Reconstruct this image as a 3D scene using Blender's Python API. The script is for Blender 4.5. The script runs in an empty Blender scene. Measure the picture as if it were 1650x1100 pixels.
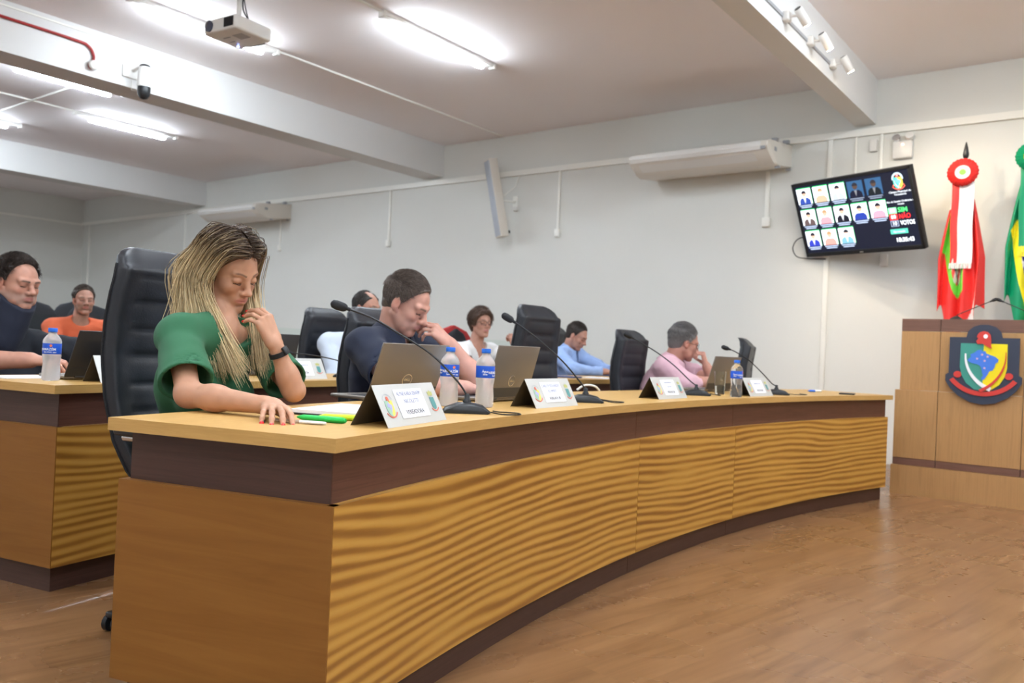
import bpy, bmesh, math, random
import numpy as np
from mathutils import Vector, Matrix
PI = math.pi
random.seed(7)
scn = bpy.context.scene
COL = scn.collection
# ------------------------------------------------------------------ camera
CAM_H = 0.975
def cam_rot(yaw, pitch, roll):
    cy, sy, cp, sp = math.cos(yaw), math.sin(yaw), math.cos(pitch), math.sin(pitch)
    f = Vector((-sy*cp, cy*cp, sp)); r = Vector((cy, sy, 0)); u = r.cross(f)
    cr, sr = math.cos(roll), math.sin(roll)
    r2 = cr*r + sr*u; u2 = -sr*r + cr*u
    return Matrix((r2, u2, -f)).transposed()
cam_data = bpy.data.cameras.new('camera')
cam_data.sensor_width = 36.0
cam_data.lens = 1333.4/1650*36
cam_data.clip_start = 0.05; cam_data.clip_end = 100
cam_data.dof.use_dof = True
cam_data.dof.focus_distance = 2.35
cam_data.dof.aperture_fstop = 4.5
cam = bpy.data.objects.new('camera', cam_data); COL.objects.link(cam)
cam.matrix_world = Matrix.Translation((0, 0, CAM_H)) @ cam_rot(.648415, .0092791, .0432696).to_4x4()
scn.camera = cam
# ------------------------------------------------------------------ world and exposure
w = bpy.data.worlds.new('world'); scn.world = w; w.use_nodes = True
w.node_tree.nodes['Background'].inputs[0].default_value = (.75, .82, 1, 1)
w.node_tree.nodes['Background'].inputs[1].default_value = .25
scn.view_settings.view_transform = 'Standard'
scn.view_settings.look = 'None'
scn.view_settings.exposure = 2.74
scn.view_settings.gamma = 1.0
scn.view_settings.use_curve_mapping = False
TUBE_POWER = 25.0
TUBE_COL = (.81, .91, 1.0)

# ------------------------------------------------------------------ materials
def nt(m): return m.node_tree.nodes, m.node_tree.links
def mat(name, col, rough=.5, metal=0., spec=.5, trans=0., emit=None, estr=0., coat=0., bump=0., bscale=60., var=0., vscale=4., sss=0., ior=1.45, sheen=0.):
    m = bpy.data.materials.new(name); m.use_nodes = True
    N, L = nt(m); b = N['Principled BSDF']
    b.inputs['Base Color'].default_value = (*col, 1)
    b.inputs['Roughness'].default_value = rough; b.inputs['Metallic'].default_value = metal
    b.inputs['Specular IOR Level'].default_value = spec
    b.inputs['Transmission Weight'].default_value = trans; b.inputs['IOR'].default_value = ior
    b.inputs['Coat Weight'].default_value = coat
    if sheen: b.inputs['Sheen Weight'].default_value = sheen
    if sss:
        b.inputs['Subsurface Weight'].default_value = sss
        b.inputs['Subsurface Radius'].default_value = (.012, .004, .002); b.inputs['Subsurface Scale'].default_value = 1
    if emit: b.inputs['Emission Color'].default_value = (*emit, 1); b.inputs['Emission Strength'].default_value = estr
    tc = N.new('ShaderNodeTexCoord')
    if var:
        n = N.new('ShaderNodeTexNoise'); n.inputs['Scale'].default_value = vscale; n.inputs['Detail'].default_value = 4
        L.new(tc.outputs['Object'], n.inputs['Vector'])
        mx = N.new('ShaderNodeMix'); mx.data_type = 'RGBA'
        mx.inputs[6].default_value = (*[c*(1-var) for c in col], 1); mx.inputs[7].default_value = (*[min(1, c*(1+var)) for c in col], 1)
        L.new(n.outputs['Fac'], mx.inputs[0]); L.new(mx.outputs[2], b.inputs['Base Color'])
    if bump:
        n = N.new('ShaderNodeTexNoise'); n.inputs['Scale'].default_value = bscale; n.inputs['Detail'].default_value = 3
        L.new(tc.outputs['Object'], n.inputs['Vector'])
        bp = N.new('ShaderNodeBump'); bp.inputs['Strength'].default_value = bump; bp.inputs['Distance'].default_value = .004
        L.new(n.outputs['Fac'], bp.inputs['Height']); L.new(bp.outputs['Normal'], b.inputs['Normal'])
    return m
def ramp(N, stops):
    r = N.new('ShaderNodeValToRGB'); e = r.color_ramp.elements
    while len(e) < len(stops): e.new(.5)
    for i, (p, c) in enumerate(stops): e[i].position = p; e[i].color = (*c, 1)
    return r
def wood(name, stops, sx, sy, rough=.4, use_uv=False, dist=1.2, coat=.0, bump=.04, detail=6, wavy=None, spec=.5):
    """long-grain wood: noise stretched along the first texture axis"""
    m = bpy.data.materials.new(name); m.use_nodes = True
    N, L = nt(m); b = N['Principled BSDF']
    b.inputs['Roughness'].default_value = rough; b.inputs['Coat Weight'].default_value = coat; b.inputs['Coat Roughness'].default_value = .2
    b.inputs['Specular IOR Level'].default_value = spec
    tc = N.new('ShaderNodeTexCoord'); mp = N.new('ShaderNodeMapping')
    L.new(tc.outputs['UV' if use_uv else 'Object'], mp.inputs['Vector'])
    mp.inputs['Scale'].default_value = (sx, sy, sy if not use_uv else 1)
    n = N.new('ShaderNodeTexNoise'); n.inputs['Scale'].default_value = 1; n.inputs['Detail'].default_value = detail
    n.inputs['Distortion'].default_value = dist; n.inputs['Roughness'].default_value = .6
    L.new(mp.outputs['Vector'], n.inputs['Vector'])
    src = n.outputs['Fac']
    if wavy:
        freq, amp, ns = wavy
        sep = N.new('ShaderNodeSeparateXYZ'); L.new(tc.outputs['UV'], sep.inputs[0])
        def math_(op, a, bb=None):
            q = N.new('ShaderNodeMath'); q.operation = op
            for k, v in enumerate((a, bb)):
                if v is None: continue
                if isinstance(v, (int, float)): q.inputs[k].default_value = v
                else: L.new(v, q.inputs[k])
            return q.outputs[0]
        def noise(scx, scy, det=1.5, off=0):
            mq = N.new('ShaderNodeMapping'); mq.inputs['Scale'].default_value = (scx, scy, 1); mq.inputs['Location'].default_value = (off, off*.7, 0)
            L.new(tc.outputs['UV'], mq.inputs['Vector'])
            q = N.new('ShaderNodeTexNoise'); q.inputs['Scale'].default_value = 1; q.inputs['Detail'].default_value = det
            L.new(mq.outputs['Vector'], q.inputs['Vector']); return q.outputs['Fac']
        ph = math_('ADD', math_('MULTIPLY', sep.outputs['Y'], freq), math_('MULTIPLY', noise(*ns), amp))
        ph = math_('ADD', ph, math_('MULTIPLY', noise(ns[0]*2.2, ns[1]*4, 2, 3.3), amp*.26))
        s = math_('SINE', ph)
        s = math_('MULTIPLY', math_('ADD', s, 1), .5)
        contr = noise(1.5, 7, 2, 9)
        s = math_('MULTIPLY', s, math_('ADD', math_('MULTIPLY', contr, 1.3), .15))
        src = math_('ADD', math_('MULTIPLY', s, .78), math_('MULTIPLY', n.outputs['Fac'], .28))
    r = ramp(N, stops); L.new(src, r.inputs[0]); L.new(r.outputs[0], b.inputs['Base Color'])
    if bump:
        bp = N.new('ShaderNodeBump'); bp.inputs['Strength'].default_value = bump; bp.inputs['Distance'].default_value = .002
        L.new(n.outputs['Fac'], bp.inputs['Height']); L.new(bp.outputs['Normal'], b.inputs['Normal'])
    return m
def col_mat(name, rough=.5, attr='Col', sss=0., spec=.4, emit=0., bump=0., bscale=300, sheen=0.):
    m = bpy.data.materials.new(name); m.use_nodes = True
    N, L = nt(m); b = N['Principled BSDF']; a = N.new('ShaderNodeAttribute'); a.attribute_name = attr
    L.new(a.outputs['Color'], b.inputs['Base Color']); b.inputs['Roughness'].default_value = rough
    b.inputs['Specular IOR Level'].default_value = spec
    if sheen: b.inputs['Sheen Weight'].default_value = sheen
    if sss:
        b.inputs['Subsurface Weight'].default_value = sss
        b.inputs['Subsurface Radius'].default_value = (.010, .0035, .002); b.inputs['Subsurface Scale'].default_value = 1
    if emit: L.new(a.outputs['Color'], b.inputs['Emission Color']); b.inputs['Emission Strength'].default_value = emit
    if bump:
        tc = N.new('ShaderNodeTexCoord'); n = N.new('ShaderNodeTexNoise'); n.inputs['Scale'].default_value = bscale
        L.new(tc.outputs['Object'], n.inputs['Vector'])
        bp = N.new('ShaderNodeBump'); bp.inputs['Strength'].default_value = bump; bp.inputs['Distance'].default_value = .002
        L.new(n.outputs['Fac'], bp.inputs['Height']); L.new(bp.outputs['Normal'], b.inputs['Normal'])
    return m
M = {}
M['wall'] = mat('wall paint', (.745, .75, .71), .75, var=.02, vscale=.7, bump=.05, bscale=25)
M['ceiling'] = mat('ceiling paint', (.93, .885, .89), .8, var=.02, vscale=.5)
M['beam'] = mat('beam paint', (.73, .73, .72), .6)
M['trim'] = mat('cream plastic trunking', (.90, .895, .84), .35)
M['white_plastic'] = mat('white plastic', (.78, .77, .74), .35)
M['cream_plastic'] = mat('cream plastic', (.74, .70, .63), .4)
M['grey_plastic'] = mat('grey plastic', (.35, .36, .38), .4)
M['black_plastic'] = mat('black plastic', (.013, .014, .016), .38)
M['black_matte'] = mat('black matte', (.012, .012, .014), .7)
M['leather'] = mat('black leather', (.018, .020, .026), .42, bump=.12, bscale=160, spec=.5)
M['chrome'] = mat('chrome', (.75, .76, .78), .15, metal=1)
M['steel'] = mat('brushed steel', (.50, .49, .46), .42, metal=.75)
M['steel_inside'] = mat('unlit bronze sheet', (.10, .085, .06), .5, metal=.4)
M['laptop'] = mat('taupe laptop aluminium', (.235, .205, .175), .42, metal=.45)
M['laptop_dark'] = mat('dark laptop hinge', (.035, .035, .038), .4)
M['screen'] = mat('laptop screen', (.02, .03, .05), .15, emit=(.5, .65, .9), estr=.5)
M['red_paint'] = mat('red pipe paint', (.33, .02, .02), .35)
M['tube'] = mat('fluorescent tube', (1, 1, 1), .5, emit=TUBE_COL, estr=TUBE_POWER)
M['tube_back'] = mat('tube back shell', (.8, .8, .8), .5, emit=TUBE_COL, estr=TUBE_POWER*.02)
M['paper'] = mat('white paper', (.86, .87, .93), .6)
M['blue_cap'] = mat('blue bottle cap', (.02, .16, .72), .35)
M['blue_label'] = mat('blue bottle label', (.015, .10, .62), .3)
M['ink'] = mat('black ink', (.03, .03, .04), .6)
M['ink_blue'] = mat('faded blue ink', (.25, .27, .42), .6)
M['white_ink'] = mat('white ink', (.85, .87, .95), .5)
M['orange_ink'] = mat('orange ink', (.85, .20, .06), .5)
M['glass'] = mat('clear glass', (.93, .96, .95), .02, trans=1, ior=1.3)
M['pet_frost'] = mat('misty cold bottle', (.95, .96, .98), .32, trans=.72, ior=1.2)
M['pet_clear'] = mat('clear bottle plastic', (.93, .95, .97), .06, trans=.93, ior=1.18)
M['kick'] = wood('dark wengue laminate', [(.3, (.058, .026, .020)), (.7, (.085, .040, .030))], 3, 90, .42, use_uv=True, bump=.05)
M['band'] = wood('dark rosewood laminate', [(.3, (.085, .034, .023)), (.7, (.135, .056, .038))], 3, 110, .36, use_uv=True, bump=.05)
M['top'] = wood('pale oak worktop laminate', [(.25, (.50, .29, .085)), (.75, (.61, .37, .125))], 6, 80, .42, use_uv=True, bump=.02, spec=.35)
M['ribbon'] = wood('golden ribbon grain veneer', [(.15, (.58, .315, .066)), (.42, (.50, .25, .042)), (.68, (.34, .15, .024)), (.95, (.25, .10, .016))], 1.2, 60, .34, use_uv=True, wavy=(175, 36, (.5, 1.5)), bump=.02, coat=.1)
M['side'] = wood('brown flat veneer', [(.3, (.225, .090, .017)), (.7, (.285, .122, .025))], 1.5, 22, .5, use_uv=True, bump=.03, spec=.3)
M['bench'] = wood('light freijo veneer', [(.25, (.36, .19, .072)), (.55, (.46, .255, .10)), (.8, (.40, .215, .082))], 45, 1.6, .42, use_uv=True, dist=2.2, bump=.02)
M['bench_dark'] = wood('rosewood strip', [(.3, (.13, .06, .042)), (.7, (.20, .10, .07))], 3, 110, .4, use_uv=True, bump=.02)
# floor: laminate planks
def floor_mat():
    m = bpy.data.materials.new('brown laminate floor'); m.use_nodes = True
    N, L = nt(m); b = N['Principled BSDF']; tc = N.new('ShaderNodeTexCoord')
    mp = N.new('ShaderNodeMapping'); mp.inputs['Rotation'].default_value = (0, 0, math.radians(-80)); L.new(tc.outputs['Object'], mp.inputs['Vector'])
    br = N.new('ShaderNodeTexBrick'); br.inputs['Scale'].default_value = 1; br.inputs['Brick Width'].default_value = 1.3; br.inputs['Row Height'].default_value = .19
    br.inputs['Mortar Size'].default_value = .0008; br.inputs['Color1'].default_value = (.33, .33, .33, 1); br.inputs['Color2'].default_value = (.62, .62, .62, 1); br.inputs['Mortar'].default_value = (.2, .2, .2, 1)
    L.new(mp.outputs[0], br.inputs['Vector'])
    add = N.new('ShaderNodeVectorMath'); add.operation = 'MULTIPLY_ADD'; L.new(br.outputs['Color'], add.inputs[0]); add.inputs[1].default_value = (7, 7, 7); 
    st = N.new('ShaderNodeMapping'); st.inputs['Scale'].default_value = (1.3, 16, 1); L.new(mp.outputs[0], st.inputs['Vector']); L.new(st.outputs[0], add.inputs[2])
    n = N.new('ShaderNodeTexNoise'); n.inputs['Scale'].default_value = 1; n.inputs['Detail'].default_value = 7; n.inputs['Distortion'].default_value = 1.1; L.new(add.outputs[0], n.inputs['Vector'])
    r = ramp(N, [(.25, (.165, .077, .032)), (.5, (.245, .122, .052)), (.8, (.305, .160, .070))]); L.new(n.outputs['Fac'], r.inputs[0])
    mx = N.new('ShaderNodeMix'); mx.data_type = 'RGBA'; mx.blend_type = 'MULTIPLY'; mx.inputs[0].default_value = .35
    L.new(r.outputs[0], mx.inputs[6]); 
    r2 = ramp(N, [(0, (.6, .6, .6)), (.25, (.9, .9, .9)), (1, (1, 1, 1))]); L.new(br.outputs['Color'], r2.inputs[0]); L.new(r2.outputs[0], mx.inputs[7])
    L.new(mx.outputs[2], b.inputs['Base Color'])
    n2 = N.new('ShaderNodeTexNoise'); n2.inputs['Scale'].default_value = 3; n2.inputs['Detail'].default_value = 4; L.new(tc.outputs['Object'], n2.inputs['Vector'])
    mr = N.new('ShaderNodeMapRange'); mr.inputs['To Min'].default_value = .2; mr.inputs['To Max'].default_value = .36; L.new(n2.outputs['Fac'], mr.inputs[0]); L.new(mr.outputs[0], b.inputs['Roughness'])
    bp = N.new('ShaderNodeBump'); bp.inputs['Strength'].default_value = .06; bp.inputs['Distance'].default_value = .002; L.new(n.outputs['Fac'], bp.inputs['Height']); L.new(bp.outputs[0], b.inputs['Normal'])
    return m
M['floor'] = floor_mat()

# ------------------------------------------------------------------ mesh helpers
def link(name, me, m=None, parent=None, smooth=False, loc=None, rotz=None):
    o = bpy.data.objects.new(name, me); COL.objects.link(o)
    if m is not None: me.materials.append(m)
    if parent is not None: o.parent = parent
    if loc is not None: o.location = loc
    if rotz is not None: o.rotation_euler = (0, 0, rotz)
    if smooth:
        me.polygons.foreach_set('use_smooth', [True]*len(me.polygons))
        try: me.set_sharp_from_angle(angle=math.radians(smooth if smooth is not True else 50))
        except Exception: pass
    return o
def bm_obj(name, bm, m=None, parent=None, smooth=False, **k):
    me = bpy.data.meshes.new(name); bm.normal_update(); bm.to_mesh(me); bm.free()
    return link(name, me, m, parent, smooth, **k)
def tag(o, label=None, cat=None, group=None, kind=None):
    if label: o['label'] = label
    if cat: o['category'] = cat
    if group: o['group'] = group
    if kind: o['kind'] = kind
    return o
def empty(name, loc=(0, 0, 0), rotz=0, label=None, cat=None, group=None):
    o = bpy.data.objects.new(name, None); COL.objects.link(o); o.location = loc; o.rotation_euler = (0, 0, rotz)
    o.empty_display_size = .05
    return tag(o, label, cat, group)
def copy_tree(o, parent=None):
    c = o.copy(); COL.objects.link(c)
    if parent is not None: c.parent = parent
    for ch in list(o.children): copy_tree(ch, c)
    return c
def box(bm, x0, x1, y0, y1, z0, z1, bev=0, mtx=None, seg=2):
    r = bmesh.ops.create_cube(bm, size=1)
    vs = r['verts']
    bmesh.ops.scale(bm, vec=(x1-x0, y1-y0, z1-z0), verts=vs)
    bmesh.ops.translate(bm, vec=((x0+x1)/2, (y0+y1)/2, (z0+z1)/2), verts=vs)
    if bev:
        es = list({e for v in vs for e in v.link_edges})
        rr = bmesh.ops.bevel(bm, geom=es, offset=bev, segments=seg, affect='EDGES', profile=.5)
        vs = list({v for f in rr['faces'] for v in f.verts} | {v for v in vs if v.is_valid})
    if mtx is not None: bmesh.ops.transform(bm, matrix=mtx, verts=[v for v in vs if v.is_valid])
    return bm
def B(): return bmesh.new()
def boxo(name, dims, m, parent=None, bev=0, smooth=False, **k):
    bm = B(); box(bm, *dims, bev=bev); return bm_obj(name, bm, m, parent, smooth or bool(bev), **k)
def tube(bm, pts, r, seg=8, cap=True):
    """tube through points, r a number or list"""
    pts = [Vector(p) for p in pts]; n = len(pts)
    rs = r if isinstance(r, (list, tuple)) else [r]*n
    t0 = (pts[1]-pts[0]).normalized(); up = Vector((0, 0, 1)) if abs(t0.z) < .9 else Vector((1, 0, 0))
    rings = []
    for i, p in enumerate(pts):
        t = (pts[min(i+1, n-1)]-pts[max(i-1, 0)]).normalized()
        a = (up - t*up.dot(t)).normalized(); up = a; b = t.cross(a)
        rings.append([bm.verts.new(p + (a*math.cos(2*PI*k/seg)+b*math.sin(2*PI*k/seg))*rs[i]) for k in range(seg)])
    for i in range(n-1):
        for k in range(seg):
            bm.faces.new((rings[i][k], rings[i][(k+1) % seg], rings[i+1][(k+1) % seg], rings[i+1][k]))
    if cap:
        bm.faces.new(list(reversed(rings[0]))); bm.faces.new(rings[-1])
    return bm
def spline(P, n=8):
    P = [Vector(p) for p in P]; out = []
    for i in range(len(P)-1):
        a = P[max(i-1, 0)]; b = P[i]; c = P[i+1]; d = P[min(i+2, len(P)-1)]
        for k in range(n):
            t = k/n
            out.append(.5*((2*b)+(c-a)*t+(2*a-5*b+4*c-d)*t*t+(3*b-a-3*c+d)*t**3))
    out.append(P[-1]); return out
def lathe(bm, prof, seg=24, c=(0, 0, 0), cap=True):
    rings = []
    for r, z in prof:
        rings.append([bm.verts.new((c[0]+r*math.cos(2*PI*k/seg), c[1]+r*math.sin(2*PI*k/seg), c[2]+z)) for k in range(seg)])
    for i in range(len(rings)-1):
        for k in range(seg):
            bm.faces.new((rings[i][k], rings[i][(k+1) % seg], rings[i+1][(k+1) % seg], rings[i+1][k]))
    if cap:
        bm.faces.new(list(reversed(rings[0]))); bm.faces.new(rings[-1])
    return bm
def prism(bm, pts, axis, a, b):
    """polygon pts (2D) extruded between a and b along axis (0,1,2)"""
    def mk(p, t):
        if axis == 0: return (t, p[0], p[1])
        if axis == 1: return (p[0], t, p[1])
        return (p[0], p[1], t)
    A = [bm.verts.new(mk(p, a)) for p in pts]; Bv = [bm.verts.new(mk(p, b)) for p in pts]; n = len(pts)
    bm.faces.new(A); bm.faces.new(list(reversed(Bv)))
    for i in range(n): bm.faces.new((A[i], Bv[i], Bv[(i+1) % n], A[(i+1) % n]))
    bmesh.ops.recalc_face_normals(bm, faces=bm.faces[:])
    return bm
def box_uv(o, su=1., off=(0, 0)):
    """box-projected UVs in metres"""
    me = o.data; uv = me.uv_layers.new(name='UVMap') if not me.uv_layers else me.uv_layers[0]
    for p in me.polygons:
        n = p.normal; ax = max(range(3), key=lambda k: abs(n[k]))
        for li in p.loop_indices:
            c = me.vertices[me.loops[li].vertex_index].co
            u, v = ((c.y, c.z), (c.x, c.z), (c.x, c.y))[ax]
            uv.data[li].uv = (u*su+off[0], v*su+off[1])
    return o
def text_mesh(s, size, depth=.0004, align='CENTER', bold=0.0):
    cu = bpy.data.curves.new('t', 'FONT'); cu.body = s; cu.size = size; cu.extrude = depth; cu.align_x = align; cu.align_y = 'CENTER'; cu.offset = bold; cu.resolution_u = 3
    o = bpy.data.objects.new('t', cu); COL.objects.link(o)
    dg = bpy.context.evaluated_depsgraph_get(); dg.update(); me = bpy.data.meshes.new_from_object(o.evaluated_get(dg))
    bpy.data.objects.remove(o); bpy.data.curves.remove(cu); me.materials.clear()
    return me
def text_obj(name, s, size, m, parent, mtx, depth=.0004, bold=0., fitw=None):
    me = text_mesh(s, size, depth, bold=bold)
    if fitw:
        xs = [v.co.x for v in me.vertices]; w_ = max(xs)-min(xs)
        me.transform(Matrix.Diagonal((fitw/w_, 1, 1, 1)))
    me.transform(mtx); return link(name, me, m, parent)

# ------------------------------------------------------------------ the room
Z_C, Z_B, Y_W, X_L = 3.85, 3.40, 8.8, -18.7
X_R, Y_F = 5.2, -4.0
def struct(name, dims, m, label=None):
    o = boxo(name, dims, m); tag(o, label, kind='structure'); return o
struct('floor', (X_L-.2, X_R+.2, Y_F-.2, Y_W+.2, -.1, 0), M['floor'], 'brown wood laminate floor of the council chamber')
struct('ceiling', (X_L-.2, X_R+.2, Y_F-.2, Y_W+.2, Z_C, Z_C+.1), M['ceiling'], 'off-white plastered ceiling')
struct('wall_back', (X_L-.2, X_R+.2, Y_W, Y_W+.2, 0, Z_C), M['wall'], 'long pale cream wall carrying the screen')
struct('wall_left', (X_L-.2, X_L, Y_F, Y_W, 0, Z_C), M['wall'], 'far pale end wall on the left')
struct('wall_right', (X_R, X_R+.2, Y_F, Y_W, 0, Z_C), M['wall'])
struct('wall_front', (X_L-.2, X_R+.2, Y_F-.2, Y_F, 0, Z_C), M['wall'])
for x0, x1, lb in ((-8.42, -8.04, 'white ceiling beam with the camera and red pipe'), (-14.36, -13.98, 'white ceiling beam farthest left'), (-2.38, -2.18, 'cream ceiling beam with the spotlight rail')):
    o = struct('ceiling_beam', (x0, x1, Y_F, Y_W, Z_B, Z_C), M['beam'], lb)
# painted moulding and cable trunking
o = struct('trim_1', (X_L, X_R, Y_W-.035, Y_W, 3.29, 3.36), M['trim'], 'long cream cable trunking under the ceiling')
o = struct('trim_2', (X_L, X_L+.02, Y_F, Y_W, 3.29, 3.335), M['trim'])
def conduit(n, x, z0, z1, wd=.035, outlet=True):
    bm = B(); box(bm, x-wd/2, x+wd/2, Y_W-.022, Y_W, z0, z1, .003)
    if outlet: box(bm, x-wd*.95, x+wd*.95, Y_W-.045, Y_W, z0-.03, z0+.07, .006)
    tag(bm_obj('trim_%d' % n, bm, M['trim'], smooth=True), kind='structure')
conduit(3, -6.0, 2.47, 3.3); conduit(4, -9.08, 2.47, 3.3); conduit(5, -3.265, 2.45, 3.03, .045); conduit(6, -2.615, .5, 3.3, .05, False)
conduit(7, -2.36, 2.5, 3.3, .02, False); conduit(8, -2.115, 2.5, 3.3, .03, False); conduit(9, -14.63, 1.2, 3.3, .03, False); conduit(10, -11.7, 2.5, 3.02, .03)
conduit(11, -18.4, .1, 3.3, .03, False)
# ceiling conduits
def ceil_conduit(n, a, b):
    bm = B(); tube(bm, [a, b], .011, 8); tag(bm_obj('trim_%d' % n, bm, M['trim'], smooth=True), kind='structure')
zc = Z_C-.012
ceil_conduit(12, (-11.18, Y_F+.1, zc), (-11.18, 5.1, zc)); ceil_conduit(13, (-5.29, Y_F+.1, zc), (-5.29, 4.95, zc)); ceil_conduit(14, (-13.9, 4.55, zc), (-8.5, 4.55, zc))
ceil_conduit(15, (-6.92, 5.0, zc), (-6.92, 8.7, zc))
# dais
bm = B(); box(bm, -1.495, X_R, 6.85, Y_W, 0, .222)
o = bm_obj('dais', bm, M['bench']); box_uv(o); tag(o, 'low wooden platform carrying the presiding bench', kind='structure')

# ------------------------------------------------------------------ fluorescent lights
def batten(x, y0, y1, t0=None, t1=None, label='', group=None):
    t0 = y0+.18 if t0 is None else t0; t1 = y1-.16 if t1 is None else t1
    e = empty('batten_light', (x, (y0+y1)/2, Z_C), 0, label, 'ceiling light', group)
    L = (y1-y0)/2; c = (y0+y1)/2
    bm = B(); box(bm, -.03, .03, -L, L, -.045, 0, .004); bm_obj('housing', bm, M['white_plastic'], e, True)
    for s in (-1, 1):
        bm = B(); box(bm, -.035, .035, s*L-.02, s*L+.02, -.06, 0, .006); bm_obj('end_cap', bm, M['white_plastic'], e, True)
    bm = B(); r = .032
    pr = [(r*.2, t0-c), (r*.8, t0-c+.006), (r, t0-c+.03), (r, t1-c-.03), (r*.8, t1-c-.006), (r*.2, t1-c)]
    lathe(bm, pr, 16); bmesh.ops.rotate(bm, cent=(0, 0, 0), matrix=Matrix.Rotation(-PI/2, 3, 'X'), verts=bm.verts); bmesh.ops.translate(bm, vec=(0, 0, -.075), verts=bm.verts)
    to = bm_obj('tube', bm, M['tube'], e, True); to.data.materials.append(M['tube_back'])
    for pf in to.data.polygons:
        if pf.normal.z > .02: pf.material_index = 1
batten(-6.92, 3.55, 5.05, label='lit tube light on the ceiling behind the projector')
batten(-5.29, 4.93, 6.46, label='lit tube light in the middle of the ceiling, nearest the photographer')
batten(-11.18, 5.08, 6.5, label='lit tube light alone in the second ceiling bay')
batten(-9.78, 3.6, 5.0, label='lit tube light just behind the first big beam')
batten(-12.68, 3.6, 5.02, label='lit tube light cut off at the left picture edge')
G = 'added unseen tube lights outside the picture'  # unseen battens, added to brighten the walls, desks and people
for x, y in ((-3.6, 1.6), (-3.6, -1.4), (-11.18, 1.0), (-.6, 3.6), (-.6, .4), (2.4, 3.6), (2.4, .4), (-9.78, -.2), (-11.18, -2.4), (-12.68, .9), (-12.68, -2.6), (-9.78, -3.2), (-15.6, 1.2), (-15.6, -1.6), (-1.6, -2.6), (-1.6, 1.6), (.6, -1.6), (2.4, -2.4), (-.4, 5.3), (1.6, 5.6)):
    batten(x, y, y+1.45, label='unseen tube light added to the ceiling outside the picture', group=G)
# ------------------------------------------------------------------ curved desks
CX, CY = 8.45, 3.85
def arc_pt(r, a, z): return (CX-r*math.cos(a), CY-r*math.sin(a), z)
def arc_solid(name, r0, r1, z0, z1, a0, a1, m, parent, n=48, uvoff=(0, 0), bev=False):
    """solid swept around the desk centre; UV: arc length x height (top: arc length x radius)"""
    bm = B(); uvl = bm.loops.layers.uv.new('UVMap')
    n = max(1, int(abs(a1-a0)*110)) if n is None else n
    R_ = []
    for i in range(n+1):
        a = a0+(a1-a0)*i/n
        R_.append([bm.verts.new(arc_pt(r, a, z)) for r, z in ((r0, z0), (r0, z1), (r1, z1), (r1, z0))])
    def face(vs, uvs):
        f = bm.faces.new(vs)
        for l, uv in zip(f.loops, uvs): l[uvl].uv = (uv[0]+uvoff[0], uv[1]+uvoff[1])
    q = [(r0, z0), (r0, z1), (r1, z1), (r1, z0)]
    for i in range(n):
        u0 = (a0+(a1-a0)*i/n)*r0; u1 = (a0+(a1-a0)*(i+1)/n)*r0
        for k in range(4):
            k2 = (k+1) % 4
            v0, v1 = (q[k][1], q[k2][1]) if k in (0, 2) else (q[k][0], q[k2][0])
            face((R_[i][k], R_[i+1][k], R_[i+1][k2], R_[i][k2]), ((u0, v0), (u1, v0), (u1, v1), (u0, v1)))
    face(list(reversed(R_[0])), [(-x[0], x[1]) for x in reversed(q)]); face(R_[n], [(x[0], x[1]) for x in q])
    bmesh.ops.recalc_face_normals(bm, faces=bm.faces[:])
    o = bm_obj(name, bm, m, parent)
    return o
def a_of(r, y): return math.asin((CY-y)/r)
def desk(ri, ro, zt, a0, a1, splits, labels, toplabel, near_end=True, far_end=True):
    th = .032
    top = arc_solid('desk_worktop', ri, ro, zt-th, zt, a0, a1, M['top'], None, 64)
    tag(top, toplabel, 'worktop')
    e0 = .028/ri
    edges = [a0-e0]+splits+[a1+e0]
    g = .0012/ri
    for i in range(len(edges)-1):
        A, Bq = edges[i], edges[i+1]
        c = empty('desk_cabinet', arc_pt(ri, (A+Bq)/2, 0), 0, labels[i], 'desk')
        off = Matrix.Translation(-Vector(c.location))
        parts = []
        zb, zp, zk = zt-th, zt-.157, .098
        sA, sB = (0 if i == 0 else g), (0 if i == len(edges)-2 else g)
        uo = (i*3.7, i*2.1)
        ne = 1 if (i == 0 and near_end) else 0
        parts.append(arc_solid('fascia_band', ri+.04, ri+.06, zp, zb, A-sA-ne*.024/ri, Bq+sB, M['band'], None, 24, uo))
        parts.append(arc_solid('front_panel', ri+.018, ri+.04, zk, zp, A-sA-ne*.004/ri, Bq+sB, M['ribbon'], None, 24, uo))
        parts.append(arc_solid('kick_board', ri+.055, ri+.075, 0, zk, A-sA-ne*.034/ri, Bq+sB, M['kick'], None, 24, uo))
        if i == 0 and near_end:
            t = .03/ri
            parts.append(arc_solid('end_fascia', ri+.0405, ro-.03, zp, zb, A-.02/ri, A-t-.0/ri, M['kick'], None, 1, uo))
            parts.append(arc_solid('end_panel', ri+.0185, ro-.012, zk, zp, A+.0/ri, A-t, M['side'], None, 1, uo))
            parts.append(arc_solid('end_kick', ri+.0555, ro-.04, 0, zk, A-.03/ri, A-.045/ri, M['kick'], None, 1, uo))
        if i == len(edges)-2 and far_end:
            t = .03/ri
            parts.append(arc_solid('end_panel', ri+.04, ro-.012, zk, zb, Bq+t, Bq, M['side'], None, 1, uo))
        for p in parts:
            p.data.transform(off); p.parent = c
    return top
A0 = a_of(10.2, 1.23); A1 = a_of(10.2, 6.46)
desk(10.2, 10.88, .76, A0, A1, [a_of(10.2, 3.285), a_of(10.2, 4.385)],
     ['long curved golden veneer desk front at the near end, with a brown end panel',
      'narrow middle desk front of wavy golden veneer in the front row, between two seams',
      'far desk front of wavy golden veneer in the front row, beside the presiding bench'],
     'long curved oak worktop of the front desk row')
R2I, R2O, Z2 = 11.84, 12.52, .772
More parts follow.
